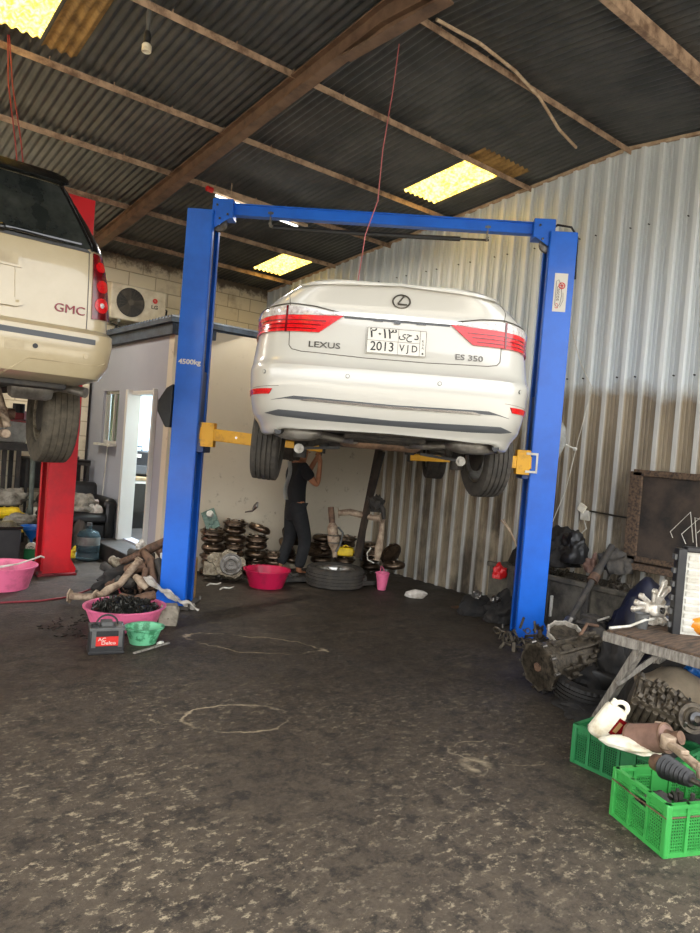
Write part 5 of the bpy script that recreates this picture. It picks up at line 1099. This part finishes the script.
t = thing('bell_housing', 'pale thin-edged bell housing ring lying above the dirty gearbox', 'gearbox part', (4.865, 3.150, 0.239)); mm = RE(radians(22), radians(-14), 0); b = MB(mm); n = 60
o_ = [((.155+.01*(i % 6 < 2))*cos(2*pi*i/n), (.14+.01*(i % 6 < 2))*sin(2*pi*i/n)) for i in range(n)]; ring_ = []
for z_, k in ((0, 1), (.035, 1), (.035, .9), (0, .9)): ring_.append([b.bm.verts.new(mm @ Vector((x*k, y*k, z_))) for x, y in o_])
for q in range(4):
    for i in range(n): b.bm.faces.new((ring_[q][i], ring_[q][(i+1) % n], ring_[(q+1) % 4][(i+1) % n], ring_[(q+1) % 4][i]))
b.build('rim_flange', 'bright_alu', t); b = MB(mm).lathe([(.14, .0), (.12, -.05), (.06, -.09), (.05, -.12), (.0, -.12)], 36)
for i in range(7): a = i*2*pi/7; b.bar((.13*cos(a), .13*sin(a), -.02), (.05*cos(a), .05*sin(a), -.07), .012)
b.build('bell', 'dirty_alu', t)
t = thing('differential', 'black round differential casing between the ring and the trough', 'gearbox part', (5.260, 3.154, 0.229)); b = MB().sph((0, 0, 0), .14, (1, .9, .95)).cyl((0, 0, 0), (-.12, -.14, .02), .09, .07).cyl((.05, .05, 0), (.2, .1, .06), .06)
for i in range(10): a = i*pi/5; b.box((.13*cos(a), -.02, .13*sin(a)), (.03, .2, .03), rot=RE(0, -a, 0))
b.build('casing', 'underbody', t, bevel=.004); MB().tube([(-.1, -.1, .13), (0, -.14, .16), (.1, -.1, .12), (.14, 0, .05)], .009).build('vent_pipe', 'bright_alu', t)
for i, (p, d, L) in enumerate([((5.425, 3.683, 0.000), (.25, .2, .08), 'flat grey scrap at the foot of the right blue column'), ((4.628, 2.571, 0.187), (.3, .25, .3), 'dark oily bag behind the dirty gearbox'), ((4.151, 2.437, 0.000), (.5, .4, .07), 'black oily sheet spread in front of the dirty gearbox')]):
    lump('oily_scrap', L, 'scrap', (p[0], p[1], max(0, p[2]-.1)), d, ('dirty_alu', 'dark_cloth', 'dark_cloth')[i], 90+i, amp=.4)
t = MB().box((0, 0, .1), (.03, .02, .2)).build('white_rail', 'label_white', bevel=.004); t.location = (5.620, 3.816, 0.267); tag(t, 'short white bar hooked beside the right blue column', 'bar'); t.location.z -= .1

# ---- workbench
BX0, BX1, BY0, BY1, BZ = 3.72, 4.34, .5, 2.14, .67
t = thing('workbench', 'rough workbench with a worn wooden top at the right edge', 'workbench', ((BX0+BX1)/2, (BY0+BY1)/2, 0)); C0 = T((-(BX0+BX1)/2, -(BY0+BY1)/2, 0))
MB(C0).box(((BX0+BX1)/2, (BY0+BY1)/2, BZ-.015), (BX1-BX0, BY1-BY0, .03)).build('table_top', 'old_wood', t, bevel=.005)
MB(C0).box((BX0-.005, (BY0+BY1)/2, BZ-.04), (.03, BY1-BY0+.02, .055)).box(((BX0+BX1)/2, BY1, BZ-.04), (BX1-BX0, .03, .055)).build('edge_rail', 'grey_timber', t, bevel=.004)
for a, c in (((3.720, 1.924, 0.620), (3.853, 2.271, 0.000)), ((BX0+.04, .6, .62), (BX0+.04, .55, 0)), ((BX1-.05, 2.05, .62), (BX1, 2.2, 0)), ((BX1-.05, .6, .62), (BX1-.05, .55, 0))): MB(C0).bar(a, c, .045, .045).build('leg', 'grey_timber', t, bevel=.003)
MB(C0).bar((3.839, 1.862, 0.600), (3.747, 2.060, 0.369), .035, .03).build('brace', 'grey_timber', t, bevel=.003)
pipe('bench_tube', 'thin pale tube lying along the left end of the workbench', 'tube', [(3.650, 2.079, 0.700), (3.825, 2.056, 0.700), (3.945, 2.032, 0.730), (4.087, 2.043, 0.720)], .008, 'grey_white')
t = thing('oil_pump', 'bright aluminium pump casting with sticking-out arms on the workbench', 'engine part', (4.156, 2.094, 0.670)); p = Vector((4.156, 2.094, 0.670)); c_ = Vector((0, 0, .11))
b = MB().lathe([(.03, .02), (.07, .02), (.075, .05), (.06, .09), (.03, .1)], 28, T((0, 0, .04)), closed=True)
for px_, q in enumerate([(-.11, .05, .13), (-.08, .04, .17), (.05, -.03, .26), (.08, -.04, .22), (.11, -.06, .1), (.12, -.07, .06), (-.12, .06, .09), (.0, 0, .2), (.06, -.06, .02), (.02, -.05, .02)]):
    b.tube([c_*.7, (c_+Vector(q))/2, q], [.022, .016, .018], seg=8); b.cyl(Vector(q)-Vector((.0, .012, 0)), Vector(q)+Vector((0, .012, 0)), .02, seg=12)
b.box((0, 0, .03), (.12, .08, .05)).box((.03, -.02, .14), (.07, .05, .05), rot=RE(.3, .5, .2)); b.build('casting', 'bright_alu', t, bevel=.003)
MB().cyl((-.02, -.06, .1), (-.02, -.075, .1), .02).cyl((.03, -.05, .07), (.03, -.065, .07), .012).build('bore', 'gloss_black', t)
o = MB().lathe([(.0, 0), (.033, 0), (.042, .09), (.044, .09), (.04, .085), (.03, .006), (.0, .006)], 24).build('plastic_cup', 'grey_plastic', smooth=40); o.location = (3.976, 2.067, 0.670); tag(o, 'small grey plastic cup in front of the aluminium casting', 'cup')
t = thing('teapot', 'round orange-brown clay pot on the workbench at the right edge', 'pot', (4.212, 1.834, 0.670)); MB().lathe([(.0, 0), (.05, 0), (.08, .03), (.09, .065), (.08, .1), (.05, .12), (.02, .125), (.0, .125)], 36, T((0, 0, 0))).build('pot_body', 'clay_orange', t, smooth=60)
MB().tube([Vector((-.06, .05, .07)), Vector((-.09, .07, .075))], [.02, .017], seg=14).build('spout', 'clay_orange', t); MB().lathe([(.0, .125), (.03, .122), (.014, .135), (.012, .15), (0, .155)], 20).build('lid', 'clay_orange', t)
t = thing('slatted_panel', 'white slatted panel with a black edge standing on the workbench at the right edge', 'panel', (4.124, 1.869, 0.670), radians(-44)); q = MB()
MB(RE(0, 0, 0)).box((.2, .0, .24), (.5, .03, .5)).build('panel_back', 'grey_white', t, bevel=.008)
for k in range(11): MB().box((.2, -.018, .03+k*.042), (.46, .01, .03), rot=RE(radians(12))).build('slat', 'grey_white', t, bevel=.003)
MB().box((-.07, 0, .24), (.05, .07, .52)).box((.2, 0, .5), (.5, .07, .03)).build('edge_frame', 'black_plastic', t, bevel=.006)
for k in range(6): MB().box((-.1, -.0, .05+k*.08), (.02, .04, .03)).build('clip', 'grey_plastic', t)
# under the bench
lump('oily_sack', 'black oily sack filling the space under the workbench', 'sack', (4.35, 1.95, 0), (.85, .7, .42), 'dark_cloth', 101, amp=.2)
lump('oily_sack', 'black oily sack spilling out left of the workbench leg', 'sack', (4.5, 2.75, 0), (.4, .35, .3), 'dark_cloth', 102, amp=.25)
t = thing('old_tyre', 'worn black tyre slumped in the dark behind the left bench leg', 'tyre', (4.3, 2.55, .0)); tyre_bm(.25, .16, .17, M_=T((0, 0, .1)) @ RE(0, radians(84), radians(65))).build('tyre', 'cable_black', t, smooth=35)
t = thing('engine_block', 'ribbed dark aluminium valve block lying under the workbench', 'engine part', (3.579, 1.746, 0.367)); m = RE(radians(24), radians(16), radians(-62)); b = MB(m).box((0, 0, 0), (.26, .19, .16))
for k in range(7): b.cyl((-.11+k*.036, -.1, -.05), (-.11+k*.036, -.1, .06), .016, seg=12).box((-.11+k*.036, -.02, .085), (.02, .16, .02))
for k in range(34): b.box((random.uniform(-.12, .12), random.uniform(-.1, .1), .09+random.random()*.02), (.025, .025, .03), rot=RE(random.random(), random.random(), 0))
for k in range(26): b.box((random.uniform(-.12, .12), -.1, random.uniform(-.1, -.06)), (.03, .03, .02), rot=RE(random.random(), random.random(), 0))
b.build('casting', 'dirty_alu', t, bevel=.003); MB(m).box((.135, -.02, 0), (.014, .2, .2)).build('end_plate', 'steel', t, bevel=.003)
o = MB().grid(18, 14, lambda a, c: (-.16+a*.36, -.16+c*.34, .16*sin(a*2.4)*sin(c*2.2+.3)+.012*sin(a*14+c*8))).build('sacking', 'blanket', smooth=80); o.location = (3.881, 1.824, 0.333); o.rotation_euler = (radians(20), 0, radians(-50)); md = o.modifiers.new('t', 'SOLIDIFY'); md.thickness = .008; tag(o, 'beige sacking draped over parts under the workbench', 'sacking')
t = thing('pulley_unit', 'dark ribbed pulley unit at the right edge under the workbench', 'engine part', (3.579, 1.554, 0.383)); mf_ = RE(radians(75), 0, radians(-40)); MB(mf_).lathe([(.0, .05), (.02, .05), (.03, .03), (.05, .035), (.055, .02), (.075, .02), (.078, .0), (.074, -.02), (.08, -.04), (.08, -.12), (.0, -.12)], 30).build('housing', 'dirty_alu', t, smooth=40); MB(mf_).lathe([(.018, .062), (.034, .055), (.034, .03), (.018, .03)], 24, closed=True).build('pulley', 'gloss_black', t)
lump('blue_rag', 'bright blue plastic rag under the bench at the right edge', 'rag', (4.052, 1.751, 0.433), (.14, .12, .1), 'blue_plastic', 103, amp=.4)
t = thing('tin_can', 'shiny metal tin under the bench at the right edge', 'tin', (4.193, 1.830, 0.470)); MB().lathe([(.0, 0), (.05, 0), (.05, .09), (.052, .095), (.046, .1), (.044, .092), (.0, .09)], 28).build('tin', 'chrome', t)

# ---- green crates
def crate(name, label, loc, rz, L_, W_, H_, mat, group):
    t = thing(name, label, 'crate', loc, rz, group); th = .008
    b = MB().box((L_/2, W_/2, .006), (L_-.02, W_-.02, .012)).build('base', mat, t)
    def side(p, dirv, n_, ln, hole):
        ang = atan2(dirv[1], dirv[0]); m = T(Vector((p[0], p[1], 0))) @ R(ang, 'Z'); b = MB(m); nb = max(3, int(ln/.085)); bw = ln/nb
        for i in range(nb+1): b.box((i*bw if 0 < i < nb else (th if i == 0 else ln-th), 0, H_/2), (.016, .018, H_))
        b.box((ln/2, 0, H_-.008), (ln, .024, .016)).box((ln/2, 0, .01), (ln, .016, .02)).box((ln/2, 0, H_*.8), (ln, .012, .008))
        for i in range(nb):
            solid = (i == nb//2 and not hole)
            if hole and i in (nb//2, (nb-1)//2):
                b.box(((i+.5)*bw, 0, H_*.6), (bw, th, .014)); zt = H_*.58
            else: zt = H_*.8
            if solid: b.box(((i+.5)*bw, 0, zt*.72), (bw, .005, zt*.5))
            zz = .02
            while zz < zt: b.box(((i+.5)*bw, 0, zz), (bw, .004, .0045)); zz += .0135
            xx = 0
            while xx < bw: b.box((i*bw+xx, 0, zt/2+.008), (.0045, .004, zt-.014)); xx += .0125
            if zt > H_*.7: b.box(((i+.5)*bw, 0, H_*.9), (bw, .004, H_*.18))
        b.build('side_wall', mat, t, smooth=0, merge=False)
    side((0, 0), (1, 0), 0, L_, False); side((0, W_), (1, 0), 0, L_, False); side((0, 0), (0, 1), 0, W_, True); side((L_, 0), (0, 1), 0, W_, True)
    for x in (0, L_):
        for y in (0, W_): MB().box((x, y, H_/2), (.026, .026, H_)).build('corner_post', mat, t, bevel=.005)
    return t
crB = crate('plastic_crate', 'bright green slatted crate in the front right corner holding rubber boots', (2.90, 1.32, 0), atan2(-.387, .922), .5, .336, .225, 'green_plastic', 'green plastic crates')
crA = crate('plastic_crate', 'darker green crate behind the bright one, full of cans under the workbench', (3.36, 2.06, 0), radians(-90), .52, .36, .21, 'deep_green_plastic', 'green plastic crates')
pipe('twine', 'thin brown cord tied around the bright green crate', 'cord', [(3.38, 1.125, .17), (3.12, 1.23, .165), (2.885, 1.318, .17), (2.95, 1.48, .168), (3.02, 1.64, .17)], .0035, 'rust_steel', seg=6)
t = thing('oil_jug', 'dirty white oil jug with a dark label tilted in the rear green crate', 'jug', (3.294, 1.846, 0.310)); m = RE(radians(10), radians(28), radians(-45)); MB(m).box((0, 0, .0), (.12, .08, .2)).build('jug_body', 'white_plastic', t, bevel=.03)
MB(m).tor((.01, 0, .1), .035, .012, RE(radians(90)), seg=20).build('handle', 'white_plastic', t); MB(m).box((.045, -.0415, .02), (.05, .004, .1)).build('label', 'dark_red_lens', t); MB(m).box((.04, -.0438, .02), (.02, .002, .06)).build('label_stripe', 'ochre_wood', t); MB(m).cyl((-.03, 0, .1), (-.03, 0, .125), .018).build('cap', 'white_plastic', t)
o = lump('plastic_tray', 'pale plastic tray pressed against the rim of the rear green crate', 'tray', (3.242, 1.695, 0.245), (.26, .14, .05), 'white_plastic', 104, rz=-1.2, amp=.15)
t = thing('exhaust_canister', 'brown exhaust canister lying in the rear green crate', 'exhaust part', (3.302, 1.711, 0.276)); d = Vector((3.289, 1.529, 0.349))-Vector((3.302, 1.711, 0.276)); MB().tube([(0, 0, 0), d*.02, d*.95, d], [.055, .068, .068, .05], seg=28).build('canister', 'brown_tin', t)
MB().tube([d*-.02, d*.03], .071, seg=28).build('end_band', 'rust_steel', t); MB().tube([d*.93, d*.97], .071, seg=28).build('end_band', 'rust_steel', t); MB().tube([d, d*1.15, d*1.35], [.04, .03, .032], seg=16).build('outlet', 'rust_steel', t)
t = thing('control_arm', 'rusty control arm lying across the crates at the right edge', 'car part', (3.240, 1.504, 0.349)); d = Vector((3.117, 1.283, 0.329))-Vector((3.240, 1.504, 0.349)); u_ = Vector((0, 0, 1)); MB().bar((0, 0, 0), d, .05, .02).bar((0, 0, 0), d*.9+Vector((.03, .08, .03)), .04, .02).cyl((0, 0, -.03), (0, 0, .03), .035).cyl(d+Vector((0, 0, -.03)), d+Vector((0, 0, .03)), .03).bar((0, 0, .0), Vector((.09, .1, .04)), .035, .02).build('arm', 'pale_exhaust', t, bevel=.005)
t = thing('cv_boot', 'black ribbed rubber boot lying in the bright green crate', 'car part', (3.082, 1.439, 0.298)); d = Vector((3.027, 1.291, 0.312))-Vector((3.082, 1.439, 0.298)); pts_, rs = [], []
for k in range(15): pts_.append(d*(k/14)); rs.append((.05-.022*k/14)+(.006 if k % 2 else -.003))
MB().tube(pts_, rs, seg=24).build('boot', 'black_plastic', t); MB().tube([d*-.35, d*-.02], [.036, .04], seg=20).build('joint_cup', 'rust_steel', t); MB().tube([d*1.0, d*1.5], .014).build('shaft', 'steel', t)
for i, (p, L) in enumerate([((3.2, 1.36, 0), 'round black rubber part low in the bright green crate'), ((3.3, 1.25, 0), 'dark greasy part at the right inside the bright green crate'), ((3.1, 1.45, 0), 'dark greasy part at the left inside the bright green crate')]):
    lump('greasy_part', L, 'car part', (p[0], p[1], .02), (.15, .13, .13), 'underbody', 110+i, amp=.35)
for i, (p, L) in enumerate([((3.56, 1.72, 0), 'black box-like part low in the rear green crate'), ((3.52, 1.95, 0), 'black box-like part under the white jug')]):
    o = MB().box((0, 0, .05), (.12, .1, .1), rot=RE(.1, .1, .5)).cyl((0, 0, .08), (.03, .02, .13), .03).build('black_part', 'black_plastic', bevel=.008); o.location = (p[0], p[1], .02); tag(o, L, 'car part')

# ================================================================ MECHANIC
def skin_obj(name, verts, edges, radii, mat, parent, sub=2, build=True, root=0):
    me = bpy.data.meshes.new(name); me.from_pydata([Vector(v) for v in verts], edges, []); ob = bpy.data.objects.new(name, me); COL.objects.link(ob)
    md = ob.modifiers.new('s', 'SKIN'); md.use_smooth_shade = True
    for i, r in enumerate(radii):
        r = r if isinstance(r, tuple) else (r, r); me.skin_vertices[0].data[i].radius = r
    me.skin_vertices[0].data[root].use_root = True
    ss = ob.modifiers.new('ss', 'SUBSURF'); ss.levels = sub; ss.render_levels = sub
    apply_mods(ob); me = ob.data; me.materials.clear(); me.materials.append(M[mat]); ob.parent = parent; ob.name = name
    for p_ in me.polygons: p_.use_smooth = True
    return ob
man = thing('person', 'person in black t-shirt and dark trousers standing under the sedan, arms raised to its underside', 'person', (4.72, 6.84, 0), radians(-14)); man.scale = (1.07, 1.07, 1.07)
pelv, sp1, sp2, chest, nk, hd0, hd1 = (-.02, 0, .80), (-.03, 0, .92), (-.04, 0, 1.05), (-.03, 0, 1.19), (-.0, 0, 1.31), (.015, 0, 1.41), (.0, 0, 1.49)
shR, shL = (-.03, -.16, 1.24), (-.03, .16, 1.24); elR, elL = (.14, -.2, 1.05), (.16, .2, 1.14); wrR, wrL = (.17, -.16, 1.29), (.24, .12, 1.36); hnR, hnL = (.165, -.15, 1.36), (.265, .1, 1.43)
hipR, hipL = (-.02, -.095, .76), (-.02, .095, .76); knR, knL = (.09, -.11, .43), (-.01, .12, .43); anR, anL = (.02, -.12, .08), (-.12, .12, .08); toR, toL = (.19, -.13, .03), (.05, .13, .03)
V_ = [pelv, sp1, sp2, chest, nk, hd0, hd1, shR, elR, wrR, shL, elL, wrL, hipR, knR, anR, toR, hipL, knL, anL, toL, hnR, hnL]
E_ = [(0, 1), (1, 2), (2, 3), (3, 4), (4, 5), (5, 6), (3, 7), (7, 8), (8, 9), (3, 10), (10, 11), (11, 12), (0, 13), (13, 14), (14, 15), (15, 16), (0, 17), (17, 18), (18, 19), (19, 20), (9, 21), (12, 22)]
Rr = [(.085, .075), (.095, .08), (.105, .085), (.12, .1), .052, (.085, .075), (.085, .075), .06, .038, .026, .06, .038, .026, .085, .055, .036, .03, .085, .055, .036, .03, (.036, .018), (.036, .018)]
bodyo = skin_obj('body', V_, E_, Rr, 'skin', man)
def hand(w_, h_, side):
    w_, h_ = Vector(w_), Vector(h_); d = (h_-w_).normalized(); lat = Vector((0, 1, 0)); lat = (lat-d*lat.dot(d)).normalized(); pl = d.cross(lat)
    bms = []
    for k, (off, ln) in enumerate(((-.027, .062), (-.009, .07), (.009, .066), (.027, .052))):
        a = h_+lat*off; v = [a-d*.02, a+d*ln*.45, a+d*ln*.8+pl*.02, a+d*ln*.85+pl*.045]
        bms.append(skin_obj('finger', v, [(0, 1), (1, 2), (2, 3)], [.010, .009, .008, .007], 'skin', None, 1))
    a = w_+d*.02+lat*-.03*side; v = [w_+d*.02, a+d*.02+lat*-.02*side, a+d*.05+lat*-.03*side+pl*.02]
    bms.append(skin_obj('finger', v, [(0, 1), (1, 2)], [.012, .010, .008], 'skin', None, 1)); return bms
parts_ = hand(wrR, hnR, 1)+hand(wrL, hnL, -1)
b = MB(); b.bm.from_mesh(bodyo.data)
for o in parts_: b.bm.from_mesh(o.data); bpy.data.objects.remove(o, do_unlink=True)
# face: brow, nose, lips, ears merged into the body mesh
b.sph((.105, 0, 1.455), .016, (1, .8, 1.3)).sph((.095, 0, 1.415), .018, (.6, 1.3, .5)); b.sph((0, -.078, 1.45), .022, (.8, .4, 1.2)); b.sph((0, .078, 1.45), .022, (.8, .4, 1.2))
b.bm.to_mesh(bodyo.data); b.bm.free()
for p_ in bodyo.data.polygons: p_.use_smooth = True
MB().sph((.083, -.03, 1.475), .011).sph((.083, .03, 1.475), .011).build('eyes', 'ink_black', man)
hb = MB(); hb.sph((-.012, 0, 1.485), .09, (1.02, .88, 1.0)); 
for v in hb.bm.verts:
    if v.co.x > .05 and v.co.z < 1.52: v.co.x = .05
    if v.co.z < 1.42: v.co.z = 1.42
hb.build('hair', 'hair_black', man, smooth=60)
slR = tuple((Vector(shR)*.35+Vector(elR)*.65)); slL = tuple((Vector(shL)*.35+Vector(elL)*.65))
skin_obj('t_shirt', [(-.02, 0, .60), sp1, sp2, chest, (-.01, 0, 1.28), shR, slR, shL, slL], [(0, 1), (1, 2), (2, 3), (3, 4), (3, 5), (5, 6), (3, 7), (7, 8)], [(.15, .125), (.142, .118), (.142, .12), (.148, .125), .07, .076, .062, .076, .062], 'shirt_black', man)
skin_obj('trousers', [(-.02, 0, .86), hipR, knR, (.025, -.12, .11), hipL, knL, (-.11, .12, .11)], [(0, 1), (1, 2), (2, 3), (0, 4), (4, 5), (5, 6)], [(.1, .09), .105, .078, .062, .105, .078, .062], 'denim_dark', man)
for a, c, yy in ((anR, toR, 0), (anL, toL, 0)):
    a, c = Vector(a), Vector(c); skin_obj('shoe', [(a.x-.05, a.y, .045), (a.x+.03, a.y, .05), (c.x-.04, c.y, .04), (c.x+.02, c.y, .035)], [(0, 1), (1, 2), (2, 3)], [(.045, .045), (.048, .045), (.048, .035), (.035, .028)], 'leather_black', man, 1)
for q in ((-.0, -.155, .79),): MB().sph(q, .014, (1, .5, .7)).build('belt_tag', 'label_white', man)
o = MB().grid(6, 16, lambda a, c: (-.2+.05*a+.02*sin(c*6)-.03*c*(1-c), -.12-.01*sin(a*5), 1.3-c*.42)).build('plastic_bag', 'plastic_film', man, smooth=80); o.name = 'shoulder_cloth'; md = o.modifiers.new('t', 'SOLIDIFY'); md.thickness = .003
tl = thing('hand_tool', 'short dark wrench held up in the raised hand under the sedan', 'tool', (4.72, 6.84, 0), radians(-14)); tl.scale = (1.07, 1.07, 1.07); MB().tube([(.17, -.14, 1.36), (.19, -.14, 1.46), (.2, -.13, 1.53)], .012).box((.2, -.13, 1.54), (.04, .02, .03)).build('handle', 'underbody', tl)

# ---- uncountable small oily bits in the heaps
def bits(name, label, n, fn, mat, smin, smax, seed):
    rnd = random.Random(seed); b = MB()
    for i in range(n):
        p = fn(rnd); k = rnd.random(); rt = RE(rnd.random()*3, rnd.random()*3, rnd.random()*6); s_ = rnd.uniform(smin, smax)
        if k < .45: b.box(p, (s_*1.6, s_*.6, s_*.4), rot=rt)
        elif k < .75: d = (rt @ Vector((1, 0, 0)))*s_*2; d.z = abs(d.z); b.cyl(p, Vector(p)+d, s_*.22, seg=8)
        else: b.tor(p, s_*.7, s_*.2, rt, seg=12, ms=5)
    return tag(b.build(name, mat, smooth=0, merge=False), label, 'scrap', kind='stuff')
bits('oily_bits', 'loose oily nuts, rings and brackets heaped in the grey trough', 150, lambda q: (5.68+q.random()*.38, 2.5+q.random()*2.0, .44+q.random()*.12), 'dirty_alu', .02, .06, 3)
bits('oily_bits', 'loose oily nuts, rings and brackets strewn behind the dirty gearbox', 150, lambda q: (4.75+q.random()*.7, 3.15+q.random()*.7, .015+q.random()**2*.14), 'dirty_alu', .02, .055, 4)
bits('oily_bits', 'small rusty bits lying among the pipes of the left scrap heap', 90, lambda q: (2.5+q.random()*.55, 6.3+q.random()*.7, .02+q.random()*.2), 'rust_steel', .02, .05, 5)
bits('oily_bits', 'small dark metal bits on the floor along the stacks of discs', 120, lambda q: ((lambda x: (x, 7.5-.112*(x-3.3)-.52-q.random()*.12, .012+q.random()*.05))(3.7+q.random()*2.3)), 'steel', .015, .04, 6)
bits('oily_bits', 'greasy small parts filling the bottom of the bright green crate', 60, lambda q: ((lambda a, c: (2.9+.922*a+.387*c, 1.32-.387*a+.922*c, .03+q.random()*.09))(.06+q.random()*.38, .05+q.random()*.24)), 'underbody', .02, .05, 7)
bits('oily_bits', 'greasy small parts filling the rear green crate under the jug', 60, lambda q: (3.41+q.random()*.26, 1.6+q.random()*.4, .03+q.random()*.09), 'underbody', .02, .05, 8)
lump('dark_sack', 'dark sack stuffed in the rear green crate below the cans', 'sack', (3.54, 1.8, .015), (.3, .44, .24), 'dark_cloth', 121, amp=.12)
lump('dark_sack', 'dark sack on the floor under the ribbed valve block', 'sack', (3.95, 1.72, 0), (.4, .55, .32), 'dark_cloth', 122, amp=.12)
